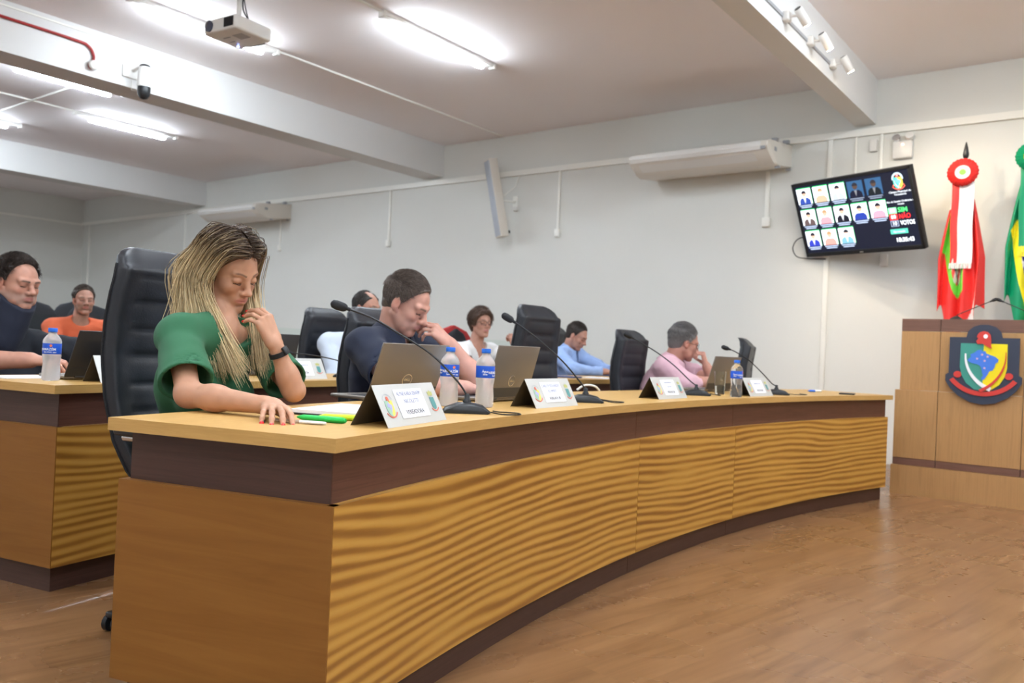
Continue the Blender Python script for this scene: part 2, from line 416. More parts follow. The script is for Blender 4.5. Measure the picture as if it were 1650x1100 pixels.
B0 = a_of(11.84, 1.40); B1 = a_of(11.84, 6.25)
desk(R2I, R2O, Z2, B0, B1, [a_of(11.84, 3.3), a_of(11.84, 5.1)],
     ['rear row desk front of wavy veneer at the left, under the water bottle',
      'rear row desk front, mostly hidden behind the chair of the man in the navy polo',
      "rear row desk front seen behind the empty chair, under the man in light blue"],
     'curved oak worktop of the rear desk row')

# ------------------------------------------------------------------ presiding bench
bench = empty('presiding_bench', (-1.46, 6.87, .222), 0, 'tall veneered presiding bench with a painted coat of arms on its front', 'bench')
def bench_part(name, x0, x1, y0, y1, z0, z1, m, off=(0, 0)):
    bm = B(); box(bm, x0+1.46, x1+1.46, y0-6.87, y1-6.87, z0-.222, z1-.222, .0015, seg=1)
    o = bm_obj(name, bm, m, bench); box_uv(o, 1, off); return o
xs = [-1.462, -1.190, -.645, -.10, .445, .99, 1.535, 2.08]
for i in range(len(xs)-1):
    x0, x1 = xs[i]+.002, xs[i+1]-.002
    if i == 0: x0 = -1.488
    bench_part('lower_panel', x0, x1, 6.87, 6.92, .278, .795, M['bench'], (i*1.3, i))
    bench_part('base_strip', x0, x1, 6.872, 6.92, .224, .277, M['bench_dark'], (i, 0))
    if i == 0: x0 = -1.46
    bench_part('upper_panel', x0, x1, 6.892, 6.93, .797, 1.245, M['bench'], (i*2.3+5, i))
    bench_part('top_band', x0, x1, 6.892, 6.93, 1.247, 1.34, M['bench_dark'], (i, 3))
bench_part('side_panel', -1.46, -1.43, 6.93, 7.5, .224, 1.32, M['bench'])
bench_part('side_panel', 2.05, 2.078, 6.93, 7.5, .224, 1.32, M['bench'])
bench_part('bench_top', -1.462, 2.08, 6.93, 7.28, 1.318, 1.34, M['bench_dark'])
bench_part('work_surface', -1.43, 2.05, 7.28, 7.62, .95, .98, M['top'])
# coat of arms on the bench: board, shield halves, map, horn-shaped arcs, liberty cap, ribbon
crest = [(-.255, .165), (-.255, -.02), (-.30, -.05), (-.305, -.085), (-.28, -.13)]
board = [(-.252, .175), (-.13, .175), (-.118, .225), (-.08, .262), (-.03, .28), (.03, .28), (.08, .262), (.118, .225), (.13, .175), (.252, .175), (.252, -.125), (.275, -.14), (.275, -.19), (.24, -.25), (.18, -.31), (.09, -.36), (0, -.375), (-.09, -.36), (-.18, -.31), (-.24, -.25), (-.275, -.19), (-.275, -.14), (-.252, -.125)]
def flat(name, pts, y0, y1, m, parent, cx=0, cz=0, s=1.):
    bm = B(); prism(bm, [(cx+p[0]*s, cz+p[1]*s) for p in pts], 1, y0, y1); return bm_obj(name, bm, m, parent)
C_NAVY = mat('navy crest board', (.035, .045, .075), .5); C_TEAL = mat('teal green enamel', (.05, .30, .24), .5); C_YEL = mat('yellow enamel', (.86, .72, .01), .5)
C_BLUE = mat('map blue', (.06, .20, .72), .5); C_RED = mat('crest red', (.62, .05, .04), .5); C_WHT = mat('crest white', (.85, .87, .9), .5); C_PNK = mat('star pink', (.75, .45, .6), .5)
shL = [(-.168, .125), (0, .125), (0, -.262), (-.06, -.252), (-.12, -.205), (-.155, -.14), (-.170, -.07)]
shR = [(0, .125), (.168, .125), (.170, -.07), (.155, -.14), (.12, -.205), (.06, -.252), (0, -.262)]
BR = [(-.045, .07), (-.02, .075), (-.005, .06), (.012, .065), (.02, .045), (.045, .035), (.06, .03), (.085, .02), (.108, .0), (.105, -.02), (.088, -.035), (.082, -.065), (.07, -.09), (.045, -.1), (.035, -.125), (.012, -.165), (-.005, -.175), (-.012, -.155), (.002, -.135), (-.005, -.12), (-.008, -.1), (-.015, -.07), (-.025, -.055), (-.045, -.045), (-.075, -.04), (-.1, -.03), (-.115, -.015), (-.105, .0), (-.09, .015), (-.095, .035), (-.075, .045), (-.06, .055)]
def arc_band(c, R_, r_, a0, a1, wmax, wmin=0., n=18):
    out, inn = [], []
    for i in range(n+1):
        t = i/n; a = math.radians(a0+(a1-a0)*t); w_ = wmin+(wmax-wmin)*t
        out.append((c[0]+(R_+w_/2)*math.cos(a), c[1]+(R_+w_/2)*math.sin(a))); inn.append((c[0]+(R_-w_/2)*math.cos(a), c[1]+(R_-w_/2)*math.sin(a)))
    return out+inn[::-1]
cap = [(-.052, .175), (-.045, .2), (-.03, .218), (-.005, .228), (.025, .222), (.045, .2), (.052, .16), (.052, .11), (.058, .085), (.02, .105), (-.01, .125), (-.045, .12), (-.055, .145), (-.04, .17)]
crx, crz, crs = (-.897)+1.46, 1.052-.222, .885
def crest_build(parent, mk, full=True):
    """mk(name, pts, layer, material)"""
    mk('shield_left', shL, 1, C_TEAL); mk('shield_right', shR, 1, C_YEL)
    mk('country_map', BR, 2, C_BLUE)
    mk('white_horn', arc_band((.17, .03), .30, 0, 178, 248, .034, .012), 3, C_WHT)
    mk('red_horn', arc_band((-.17, .03), .33, 0, 5, -63, .026, .004), 4, C_RED)
    mk('liberty_cap', cap, 4, C_RED)
    mk('cap_badge', [(.012+.016*math.cos(t*PI/6), .185+.018*math.sin(t*PI/6)) for t in range(12)], 5, C_WHT)
    mk('ribbon', arc_band((0, .0), .287, 0, 217, 323, .036, .036), 2, C_RED)
    for sx in (-1, 1): mk('ribbon_end', [(sx*(.185+.03*math.cos(t*PI/5)), -.135+.028*math.sin(t*PI/5)) for t in range(10)][::sx], 2, C_RED)
ca = flat('crest_board', board, 0, .02, C_NAVY, None, 0, 0, crs); ca.parent = bench; ca.location = (crx, -.002, crz)
# the upper panel is set back, so the board stands off it on spacers
bm = B()
for sx in (-1, 1): box(bm, sx*.12-.02, sx*.12+.02, .0, .022, -.02, .1)
sp = bm_obj('spacer', bm, C_NAVY, ca)
ca.location.y = -.022
crest_build(ca, lambda n_, pts, lay, m_: flat(n_, pts, -.003*lay, .001, m_, ca, 0, 0, crs))
for (sx, sz) in ((-.045, .0), (-.01, .035), (.03, .02), (.01, -.015), (.01, -.075)):
    pts = []
    for k in range(10):
        rr = .012 if k % 2 == 0 else .005; a = PI/2+k*PI/5; pts.append((sx+rr*math.cos(a), sz+rr*math.sin(a)))
    flat('map_star', pts, -.0075, -.005, C_PNK, ca, 0, 0, crs)
motto = text_mesh('MUNICIPIO', .02); 
for v in motto.vertices:  # bend along the ribbon
    a = math.radians(-90)+v.co.x/.287; rr = .287-v.co.y*-1 if False else .287-v.co.y
    z = v.co.z; v.co = Vector((rr*math.cos(a)*crs, -.0085-z, rr*math.sin(a)*crs))
bpy.data.meshes.remove(motto)
# ------------------------------------------------------------------ microphones on the bench
def gooseneck_mic(name, loc, rotz, label, group, path, base='wedge', head=.018, hl=.05):
    e = empty(name, loc, rotz, label, 'microphone', group)
    if base == 'wedge':
        bm = B()
        prof = [(-.075, 0), (.07, 0), (.078, .006), (.05, .026), (.01, .034), (-.03, .032), (-.07, .016), (-.078, .006)]
        R0 = []
        for s, k in ((-1, .72), (-.85, .97), (0, 1.06), (.85, .97), (1, .72)):
            R0.append([bm.verts.new((x*(.8+.2*k), s*.055, z*(k if z > .007 else 1)+.0)) for x, z in prof])
        for i in range(4):
            for k in range(len(prof)):
                k2 = (k+1) % len(prof); bm.faces.new((R0[i][k], R0[i][k2], R0[i+1][k2], R0[i+1][k]))
        bm.faces.new(R0[0]); bm.faces.new(R0[4][::-1]); bmesh.ops.recalc_face_normals(bm, faces=bm.faces[:])
        bm_obj('base', bm, M['black_plastic'], e, True)
        p0 = Vector(path[0]); bm = B(); lathe(bm, [(.014, 0), (.014, .016), (.009, .022), (.009, .034), (.006, .038)], 12, (p0.x, p0.y, .024)); bm_obj('swivel_collar', bm, M['black_plastic'], e, True)
    else:
        p0 = Vector(path[0]); bm = B(); lathe(bm, [(.045, 0), (.045, .012), (.02, .03), (.008, .035)], 16, (p0.x, p0.y, 0)); bm_obj('base', bm, M['black_plastic'], e, True)
    sp_ = spline(path, 8); bm = B(); tube(bm, sp_, .0034, 8); bm_obj('gooseneck', bm, M['black_plastic'], e, True)
    a, b = Vector(sp_[-2]), Vector(sp_[-1]); d = (b-a).normalized(); bm = B()
    tube(bm, [b-d*.02, b-d*.006], .0065, 10); tube(bm, [b-d*.006, b, b+d*.006, b+d*hl*.6, b+d*(hl-.006), b+d*hl], [head*.55, head*.75, head*.85, head*.9, head*.75, head*.3], 12)
    bm_obj('foam_head', bm, M['black_matte'], e, True); return e
gooseneck_mic('bench_microphone', (-1.12, 7.08, 1.34), 0, 'thin gooseneck microphone on the presiding bench leaning right', 'microphones on the presiding bench', [(0, 0, .03), (.02, 0, .05), (.12, .02, .10), (.235, .03, .155)], 'disc', .014, .035)
gooseneck_mic('bench_microphone', (-.60, 7.08, 1.34), 0, 'thin gooseneck microphone on the presiding bench leaning left', 'microphones on the presiding bench', [(0, 0, .03), (-.02, 0, .05), (-.12, .02, .10), (-.235, .05, .155)], 'disc', .014, .035)

# ------------------------------------------------------------------ flags
def paint(me, fn, name='Col'):
    ca_ = me.color_attributes.new(name, 'FLOAT_COLOR', 'POINT'); n = len(me.vertices)
    co = np.empty(n*3, np.float32); me.vertices.foreach_get('co', co); co = co.reshape(-1, 3)
    c = fn(co); c = np.concatenate([c, np.ones((n, 1))], 1).astype(np.float32); ca_.data.foreach_set('color', c.ravel())
M['cloth'] = col_mat('flag satin', .45, spec=.4); M['cloth_e'] = M['cloth']
def grid_cloth(name, nu, nv, pos, colf, parent, thick=.0025):
    U, V = np.meshgrid(np.linspace(0, 1, nu), np.linspace(0, 1, nv)); P = pos(U.ravel(), V.ravel()); C_ = colf(U.ravel(), V.ravel())
    me = bpy.data.meshes.new(name); q = [(j*nu+i, j*nu+i+1, (j+1)*nu+i+1, (j+1)*nu+i) for j in range(nv-1) for i in range(nu-1)]
    me.from_pydata([tuple(p) for p in P], [], q); ca_ = me.color_attributes.new('Col', 'FLOAT_COLOR', 'POINT')
    ca_.data.foreach_set('color', np.concatenate([C_, np.ones((len(C_), 1))], 1).astype(np.float32).ravel())
    o = link(name, me, M['cloth'], parent, 180); md = o.modifiers.new('s', 'SOLIDIFY'); md.thickness = thick; md.offset = 0
    return o
RED, WHT, GRN, YEL, DGR, BLU = (.80, .035, .03), (.85, .85, .85), (.18, .62, .06), (.90, .78, .02), (.0, .27, .12), (.03, .03, .28)
def pick(conds, default):
    def f(U, V):
        c = np.tile(np.array(default, float), (len(U), 1))
        for fn, col in conds: c[fn(U, V)] = col
        return c
    return f
def flag(x, y, z0, label, colf, ros, rib, h=2.62, lean=-.0):
    e = empty('flag_stand', (x, y, z0), 0, label, 'flag')
    top = h
    bm = B(); lathe(bm, [(.014, 0), (.014, top)], 12); bm_obj('pole', bm, M['black_plastic'], e, True)
    bm = B(); lathe(bm, [(.13, 0), (.13, .03), (.05, .05), (.03, .09), (.018, .1)], 20); bm_obj('base', bm, M['black_plastic'], e, True)
    bm = B(); lathe(bm, [(.012, 0), (.024, .01), (.024, .03), (.012, .04), (.022, .055), (.026, .08), (.016, .14), (.004, .19)], 12, (0, 0, top)); bm_obj('finial', bm, M['black_plastic'], e, True)
    zf = top-.16-.42; Lf = 1.55      # cloth hangs from here
    def pos(U, V):
        # draped bundle round the pole: narrow at the top, spreading into two lobes
        w_ = np.clip((np.abs(2*U-1.05)-.32)/.45, 0, 1); z = top-.2-V*(Lf)*(1-.27*w_*w_*(3-2*w_)-.04*np.sin(U*9))
        wd = .05+.14*np.clip(V*1.7, 0, 1)**.8
        xx = (2*U-1)*wd+.018*np.sin(U*17+V*2)*V
        yy = -.045-.05*V*np.abs(np.cos((U-.5)*PI))-.035*np.sin(U*22+V*1.5)*np.clip(V*2, 0.15, 1)
        return np.stack([xx, yy, z], 1)
    grid_cloth('flag_cloth', 90, 110, pos, colf, e)
    # rosette
    bm = B(); n = 40; col_of = {}
    rings = [(.0, .012, 0), (.02, .012, 0), (.022, .008, 1), (.058, .004, 1), (.06, .006, 2), (.115, -.006, 2)]
    vs = []; cols = []
    for r, dy, c in rings:
        for k in range(n*2):
            a = 2*PI*k/(n*2); rr = r+(.003*math.sin(a*23) if r > .1 else 0); vs.append((rr*1.08*math.cos(a), -.125-dy-(.006 if (k % 2) and r > .022 else 0), top-.105+rr*1.05*math.sin(a))); cols.append(ros[c])
    me = bpy.data.meshes.new('rosette'); N2 = n*2
    me.from_pydata(vs, [], [(i*N2+k, i*N2+(k+1) % N2, (i+1)*N2+(k+1) % N2, (i+1)*N2+k) for i in range(len(rings)-1) for k in range(N2)])
    ca_ = me.color_attributes.new('Col', 'FLOAT_COLOR', 'POINT'); ca_.data.foreach_set('color', [c for q in cols for c in (*q, 1)])
    o = link('rosette', me, M['cloth'], e, 40); md = o.modifiers.new('s', 'SOLIDIFY'); md.thickness = .006; md.offset = -1
    # ribbon
    def rp(U, V):
        return np.stack([-.085+U*.175+.004*np.sin(V*9), -.10-.0*U-.006*np.sin(U*9+V*4), top-.17-V*.74], 1)
    o = grid_cloth('ribbon', 30, 60, rp, rib, e)
    bm = B()
    for k in range(26):
        xq = -.083+.171*k/25; tube(bm, [(xq, -.108, top-.905), (xq+random.uniform(-.004, .004), -.108, top-.955)], .003, 5)
    bm_obj('ribbon_fringe', bm, mat('fringe', (.85, .85, .82) if rib is ribs[0] else (.85, .75, .05), .7), e)
    return e
ribs = [pick([(lambda U, V: U < .33, RED)], WHT), pick([(lambda U, V: U < .42, DGR), (lambda U, V: V > .94, YEL)], YEL)]
def sc_flag(U, V):
    c = np.tile(np.array(RED, float), (len(U), 1))
    lob = (U < .42)
    c[(V < .2) & (U < .3)] = WHT
    g = (V > .12+.35*np.abs(U-.30)) & (V < .64-.25*np.abs(U-.42)) & (U > .07) & (U < .60)
    c[g] = GRN
    wh = (U > .60) & (U < .84) & (V > .80-.5*(U-.6)); c[wh] = WHT
    e_ = ((U-.40)/.10)**2+((V-.47)/.10)**2 < 1; c[e_] = (.75, .6, .55)
    e2 = (((U-.40)/.10)**2+((V-.47)/.10)**2 < 1) & (np.sin(U*70+V*30) > .1); c[e2] = (.78, .06, .05)
    e3 = (np.abs((V-.52)-(U-.40)*1.2) < .015) & e_; c[e3] = (.12, .15, .2)
    return c
def br_flag(U, V):
    c = np.tile(np.array(DGR, float), (len(U), 1))
    y_ = (np.abs(U-.55)/.5+np.abs(V-.48)/.36) < 1; c[y_] = YEL
    b_ = ((U-.55)/.22)**2+((V-.46)/.17)**2 < 1; c[b_] = BLU
    w_ = b_ & (np.abs(V-.46+.35*(U-.55)) < .018); c[w_] = WHT
    return c
flag(-1.285, 8.3, .222, 'red and white state flag with green lozenge on a black pole behind the bench', sc_flag, ((.25, .6, .1), WHT, RED), ribs[0], h=2.59)
flag(-.765, 8.3, .222, 'green and yellow national flag on a black pole, cut by the right picture edge', br_flag, ((.05, .08, .45), YEL, DGR), ribs[1], h=2.68)

# ------------------------------------------------------------------ wall screen
tv = empty('wall_television', (-2.235, 8.35, 2.419), 0, 'black wall television tilted down, showing voting portraits and a clock', 'television')
yaw, tilt, roll = -.408, .391, -.018
r_ = Vector((math.cos(yaw), math.sin(yaw), 0)); n_ = Vector((math.sin(yaw)*math.cos(tilt), -math.cos(yaw)*math.cos(tilt), -math.sin(tilt)))
u_ = n_.cross(r_).normalized(); u_ = u_ if u_.z > 0 else -u_
r2 = math.cos(roll)*r_+math.sin(roll)*u_; u2 = -math.sin(roll)*r_+math.cos(roll)*u_
Rm = Matrix((r2, u2, n_)).transposed()      # local x right, y up, z toward viewer
tv.rotation_euler = Rm.to_euler()
TW, TH = 1.335, .776
bm = B(); box(bm, -TW/2, TW/2, -TH/2, TH/2, -.05, 0, .006)
for s in (-1, 1): pass
bm_obj('casing', bm, M['black_plastic'], tv, True)
bm = B(); b_ = .03
box(bm, -TW/2, TW/2, TH/2-b_, TH/2, 0, .008, .002); box(bm, -TW/2, TW/2, -TH/2, -TH/2+b_+.012, 0, .008, .002)
box(bm, -TW/2, -TW/2+b_, -TH/2, TH/2, 0, .008, .002); box(bm, TW/2-b_, TW/2, -TH/2, TH/2, 0, .008, .002); bm_obj('bezel', bm, M['black_plastic'], tv, True)
EM = {}
def em(c, s=1.0):
    s = s*.27
    k = (c, s)
    if k not in EM: EM[k] = mat('lit screen colour', (.01, .01, .01), .3, emit=c, estr=s)
    return EM[k]
SX0, SX1, SY0, SY1 = -TW/2+b_, TW/2-b_, -TH/2+b_+.012, TH/2-b_
bm = B(); box(bm, SX0, SX1, SY0, SY1, .0, .0015); scr = bm_obj('screen', bm, em((.006, .010, .030), .7), tv)
SW, SH = SX1-SX0, SY1-SY0
def srect(name, u0, u1, v0, v1, z, c, s=1., parent=scr, bev=0):
    bm = B(); box(bm, SX0+u0*SW, SX0+u1*SW, SY1-v1*SH, SY1-v0*SH, .0015, .0015+z*.0005); return bm_obj(name, bm, em(c, s), parent)
def spoly(name, pts, z, c, s=1.):
    bm = B(); prism(bm, [(SX0+u*SW, SY1-v*SH) for u, v in pts], 2, .0015, .0015+z*.0005); return bm_obj(name, bm, em(c, s), scr)
suits = [(.03, .07, .35), (.6, .45, .3), (.5, .55, .6), (.02, .03, .10), (.02, .04, .06), (.12, .08, .08), (.9, .35, .4), (.01, .01, .02), (.02, .05, .35), (.9, .35, .45), (.03, .05, .45), (.8, .35, .3), (.2, .45, .6)]
k = 0
for row, nrow in enumerate((5, 5, 3)):
    for c_ in range(nrow):
        u0 = .012+c_*.158; v0 = .045+row*.315; wd_, ht = .135, .225; dim = (row == 0 and c_ > 2)
        bgc = (.03, .10, .22) if dim else (.9, .95, 1.); f = .25 if dim else 1.
        if not dim: srect('vote_bar', u0+.004, u0+wd_+.004, v0-.014, v0+ht, 1, (.05, .7, .2), 1.)
        srect('portrait_background', u0, u0+wd_, v0, v0+ht, 2, bgc, 1.35 if not dim else 1)
        cx = u0+wd_/2; skin = (.75, .45, .33) if k not in (1, 2, 12) else (.95, .66, .55)
        suit = suits[k]
        hd = [(cx+.022*math.cos(t*PI/6), v0+.075+.042*math.sin(t*PI/6)) for t in range(12)]
        bd = [(cx-.055, v0+ht), (cx-.052, v0+.165), (cx-.03, v0+.13), (cx+.03, v0+.13), (cx+.052, v0+.165), (cx+.055, v0+ht)]
        spoly('portrait_body', bd, 3, tuple(q*f if dim else q for q in suit))
        spoly('portrait_head', hd, 4, tuple(q*(.12 if dim else 1.05) for q in skin))
        hr = [(cx+.024*math.cos(PI+t*PI/6), v0+.068+.046*math.sin(PI+t*PI/6)) for t in range(7)]
        spoly('portrait_hair', hr, 5, (.02, .02, .03) if k not in (1, 6, 11) else (.5, .3, .15))
        if k in (0, 2, 3, 4, 5, 7, 10, 12): spoly('portrait_shirt', [(cx-.012, v0+.13), (cx+.012, v0+.13), (cx, v0+ht-.01)], 4, (.9*f, .92*f, 1*f))
        for q in range(2): srect('caption', u0+.012*(q+.5), u0+wd_-.012*(q+.5), v0+ht+.012+q*.026, v0+ht+.026+q*.026, 2, (.5, .6, .8), 1.0 if not dim else .5)
        k += 1
def stext(name, s, u, v, size, c, st=1.2, fitw=None, bold=.0):
    return text_obj(name, s, size, em(c, st), scr, Matrix.Translation((SX0+u*SW, SY1-v*SH, .0025)), .0006, bold, fitw)
W_ = (.9, .95, 1.)
stext('header_text', 'Câmara Municipal de', .91, .275, .026, W_); stext('header_text', 'Vereadores', .91, .31, .026, W_)
stext('session_text', 'Ata da Sessão Ordinária nº', .90, .40, .026, W_); stext('session_text', 'votação', .90, .435, .022, W_)
srect('yes_box', .790, .855, .475, .555, 2, (.3, .95, .45), 1.3); srect('no_box', .790, .855, .562, .642, 2, (.95, .04, .04), 1.2); srect('votes_box', .790, .855, .65, .73, 2, (.35, .4, .55), 1.)
srect('votes_box_inner', .796, .849, .66, .72, 3, (.02, .03, .07), 1.)
stext('yes_count', '10', .822, .515, .05, W_, 1.2, bold=.001); stext('no_count', '00', .822, .602, .05, W_, 1.2, bold=.001); stext('votes_count', '10', .822, .69, .05, W_, 1.2, bold=.001)
stext('yes_text', 'SIM', .905, .515, .062, (.1, .8, .2), 1.1, .075*SW, bold=.0015); stext('no_text', 'NÃO', .912, .602, .062, (.95, .03, .03), 1.2, .09*SW, bold=.0015); stext('votes_text', 'VOTOS', .925, .69, .058, W_, 1.2, .115*SW, bold=.0015)
srect('status_button', .775, .915, .765, .83, 2, (.1, .6, .42), 1.1); stext('status_text', 'Aprovado', .845, .80, .03, W_)
stext('clock_text', '18:35:43', .88, .915, .055, W_, 1.2, bold=.0015)
def sc_crest(n2, pts, lay, m_):
    c = {C_TEAL: (.1, .75, .55), C_YEL: (.95, .9, .1), C_BLUE: (.2, .5, .95), C_RED: (.95, .15, .1), C_WHT: (.9, .95, 1), C_NAVY: (.6, .8, .95)}[m_]
    bm = B(); prism(bm, [(SX0+.91*SW+p[0]*.27, SY1-.135*SH+p[1]*.27) for p in pts], 2, .0015, .0022+lay*.0005); return bm_obj(n2, bm, em(c, 1.1), scr)
sc_crest('crest_arch', arc_band((0, .08), .18, 0, -10, 190, .06, .06), 1, C_NAVY); crest_build(scr, sc_crest)
bm = B(); box(bm, -.02, .02, -TH/2+.01, -TH/2+.022, .008, .009); bm_obj('maker_badge', bm, M['steel'], tv)
Rinv = Rm.inverted()
# wall arm: a plate on the wall and a jointed arm to the casing, in the set's own space
def tl(p): return Rinv @ (Vector(p)-Vector(tv.location))
bm = B(); tube(bm, [tl((-2.235, 8.79, 2.45)), tl((-2.1, 8.62, 2.45)), Vector((0, 0, -.05))], .02, 10); bm_obj('wall_arm', bm, M['black_plastic'], tv, True)
bm = B(); tube(bm, [tl((-2.235, 8.8, 2.33)), tl((-2.235, 8.8, 2.57))], .045, 4); bm_obj('wall_plate', bm, M['black_plastic'], tv)
cu = spline([tl((-2.70, 8.68, 2.27)), tl((-2.86, 8.66, 2.26)), tl((-2.93, 8.68, 2.17)), tl((-2.90, 8.72, 2.08)), tl((-2.80, 8.76, 2.06)), tl((-2.615, 8.77, 2.05))], 6)
bm = B(); tube(bm, cu, .006, 6); bm_obj('power_cable', bm, M['black_plastic'], tv, True)
bm = B(); box(bm, -.035, .035, -.045, 0, -.06, .06, .006); tag(bm_obj('wall_socket', bm, M['white_plastic'], None, True, loc=(-2.05, 8.8, 2.02)), 'small white socket box on the wall under the television', 'socket')
bm = B(); box(bm, -.035, .035, -.045, 0, -.06, .06, .006); tag(bm_obj('wall_socket', bm, M['white_plastic'], None, True, loc=(-2.19, 8.8, 3.18)), 'small white junction box on the wall under the spotlight beam', 'socket')

# ------------------------------------------------------------------ emergency light
em_l = empty('emergency_light', (-1.915, 8.8, 3.0), 0, 'white emergency light box with two lamp heads beside the television', 'emergency light')
boxo('box', (-.09, .09, -.06, 0, .02, .19), M['white_plastic'], em_l, .012)
for sx, hh in ((-.055, .215), (.065, .225)):
    bm = B(); lathe(bm, [(.012, -.035), (.03, -.03), (.038, .02), (.038, .03)], 14); bmesh.ops.rotate(bm, cent=(0, 0, 0), matrix=Matrix.Rotation(math.radians(65), 3, 'X') @ Matrix.Rotation(0, 3, 'Z'), verts=bm.verts); bmesh.ops.translate(bm, vec=(sx, -.045, hh), verts=bm.verts); bm_obj('lamp_head', bm, M['white_plastic'] if sx > 0 else M['chrome'], em_l, True)
boxo('indicator', (-.004, .016, -.064, -.058, .145, .16), mat('red led', (.8, .1, .05), .4, emit=(1, .25, .1), estr=3), em_l)

# ------------------------------------------------------------------ air conditioners
def aircon(x0, x1, zt, label, off=.7):
    e = empty('air_conditioner', ((x0+x1)/2, Y_W, zt), 0, label, 'air conditioner', 'wall air conditioners'); L_ = (x1-x0)/2
    prof = [(0, 0), (-.62, -.075), (-.695, -.10), (-.71, -.15), (-.68, -.20), (-.52, -.285), (-.42, -.305), (0, -.245)]
    bm = B(); R0 = []
    for s, k in ((-1, .93), (-.985, .99), (-.96, 1), (.96, 1), (.985, .99), (1, .93)):
        R0.append([bm.verts.new((s*L_, y*k, -.12+(z+.12)*k)) for y, z in prof])
    for i in range(5):
        for q in range(8): bm.faces.new((R0[i][q], R0[i][(q+1) % 8], R0[i+1][(q+1) % 8], R0[i+1][q]))
    bm.faces.new(R0[0]); bm.faces.new(R0[5][::-1]); bmesh.ops.recalc_face_normals(bm, faces=bm.faces[:]); bm_obj('body', bm, M['cream_plastic'], e, 35)
    # outlet louvre along the front lower face
    bm = B(); prism(bm, [(-.655, -.205), (-.55, -.262), (-.553, -.268), (-.66, -.211)], 0, -L_*.86, L_*.8); bm_obj('louvre', bm, M['white_plastic'], e)
    bm = B(); prism(bm, [(-.706, -.103), (-.718, -.15), (-.70, -.19), (-.69, -.188), (-.708, -.15), (-.696, -.105)], 0, -L_*.97, L_*.90); bm_obj('front_panel', bm, M['white_plastic'], e, 35)
    boxo('display', (L_*.90, L_*.96, -.712, -.69, -.185, -.155), M['grey_plastic'], e)
    bm = B()
    for yy, zz in ((-.45, .0-.05), (-.12, -.0)): box(bm, L_*.93, L_*1.01, yy-.02, yy+.02, zz-.01, zz+.025)
    for yy, zz in ((-.38, -.30), (-.05, -.26)): box(bm, L_*.95, L_*1.01, yy-.015, yy+.015, zz-.02, zz)
    bm_obj('bracket', bm, M['grey_plastic'], e)
    boxo('side_vent', (L_-.004, L_+.004, -.53, -.47, -.17, -.13), M['grey_plastic'], e)
    return e
aircon(-4.62, -3.02, 3.285, 'large cream air conditioner high on the wall between speaker and television')
aircon(-13.1, -11.45, 3.25, 'cream air conditioner high on the wall above the woman in green')

# ------------------------------------------------------------------ column speaker
sp = empty('column_speaker', (-6.80, 8.8, 2.95), 0, 'slim white column speaker on a bracket, tilted away from the wall', 'speaker')
bm = B(); mt = Matrix.Translation((0, -.30, 0)) @ Matrix.Rotation(math.radians(-7.5), 4, 'Y') @ Matrix.Rotation(math.radians(-25), 4, 'Z') @ Matrix.Rotation(math.radians(6), 4, 'X')
box(bm, -.08, .08, -.06, .06, -.52, .52, .006, mt); bm_obj('cabinet', bm, M['cream_plastic'], sp, True)
bm = B(); box(bm, -.068, .068, -.066, -.058, -.50, .50, .002, mt); bm_obj('grille', bm, mat('pale blue grey grille', (.5, .54, .60), .6), sp, True)
bm = B(); tube(bm, [(.1, 0, .0), (.1, -.1, -.02), (.02, -.24, -.02)], .014, 8); box(bm, .06, .14, -.02, 0, -.09, .07); bm_obj('bracket', bm, M['trim'], sp)
bm = B(); tube(bm, [(.16, -.01, .36), (.1, -.03, .2), (.05, -.2, .05)], .006, 6); bm_obj('cable', bm, M['trim'], sp)
bm = B(); box(bm, .09, .15, -.06, 0, -.13, -.08, .004); bm_obj('connector', bm, M['white_plastic'], sp)
bm = B(); tube(bm, [mt @ Vector((.03, .062, -.46)), mt @ Vector((.03, .10, -.46))], .02, 10); bm_obj('knob', bm, M['black_plastic'], sp)

# ------------------------------------------------------------------ ceiling projector
pj = empty('ceiling_projector', (-5.745, 3.825, Z_C), 0, 'white projector hanging upside down from the ceiling', 'projector')
pr = Matrix.Translation((0, 0, -.465)) @ Matrix.Rotation(math.radians(5), 4, 'Z')
bm = B()
box(bm, -.19, .19, -.18, .18, -.055, .055, .022, pr, 3); bm_obj('case', bm, M['white_plastic'], pj, True)
bm = B(); box(bm, .06, .165, -.186, -.176, -.035, .035, .0, pr); bm_obj('exhaust_grille', bm, M['black_matte'], pj)
bm = B()
lathe(bm, [(.045, 0), (.045, .012), (.036, .016)], 20); bmesh.ops.transform(bm, matrix=pr @ Matrix.Translation((-.115, -.178, 0)) @ Matrix.Rotation(PI/2, 4, 'X'), verts=bm.verts); bm_obj('lens', bm, mat('lens glass', (.05, .06, .1), .05, coat=1), pj, True)
bm = B()
for q in range(5): box(bm, .02, .13, -.07+q*.02, -.062+q*.02, -.058, -.054, 0, pr)
box(bm, -.12, -.06, .02, .03, -.058, -.054, 0, pr); box(bm, -.10, -.02, -.06, -.05, -.058, -.054, 0, pr); bm_obj('underside_vents', bm, M['grey_plastic'], pj)
bm = B(); lathe(bm, [(.007, -.003), (.007, .003)], 12); bmesh.ops.transform(bm, matrix=pr @ Matrix.Translation((-.14, .12, -.056)), verts=bm.verts); bm_obj('status_led', bm, mat('blue led', (.1, .15, .9), .4, emit=(.25, .35, 1), estr=6), pj)
bm = B(); box(bm, -.11, .1, .165, .19, -.05, -.02, .003, pr); bm_obj('connector_bay', bm, M['black_matte'], pj)
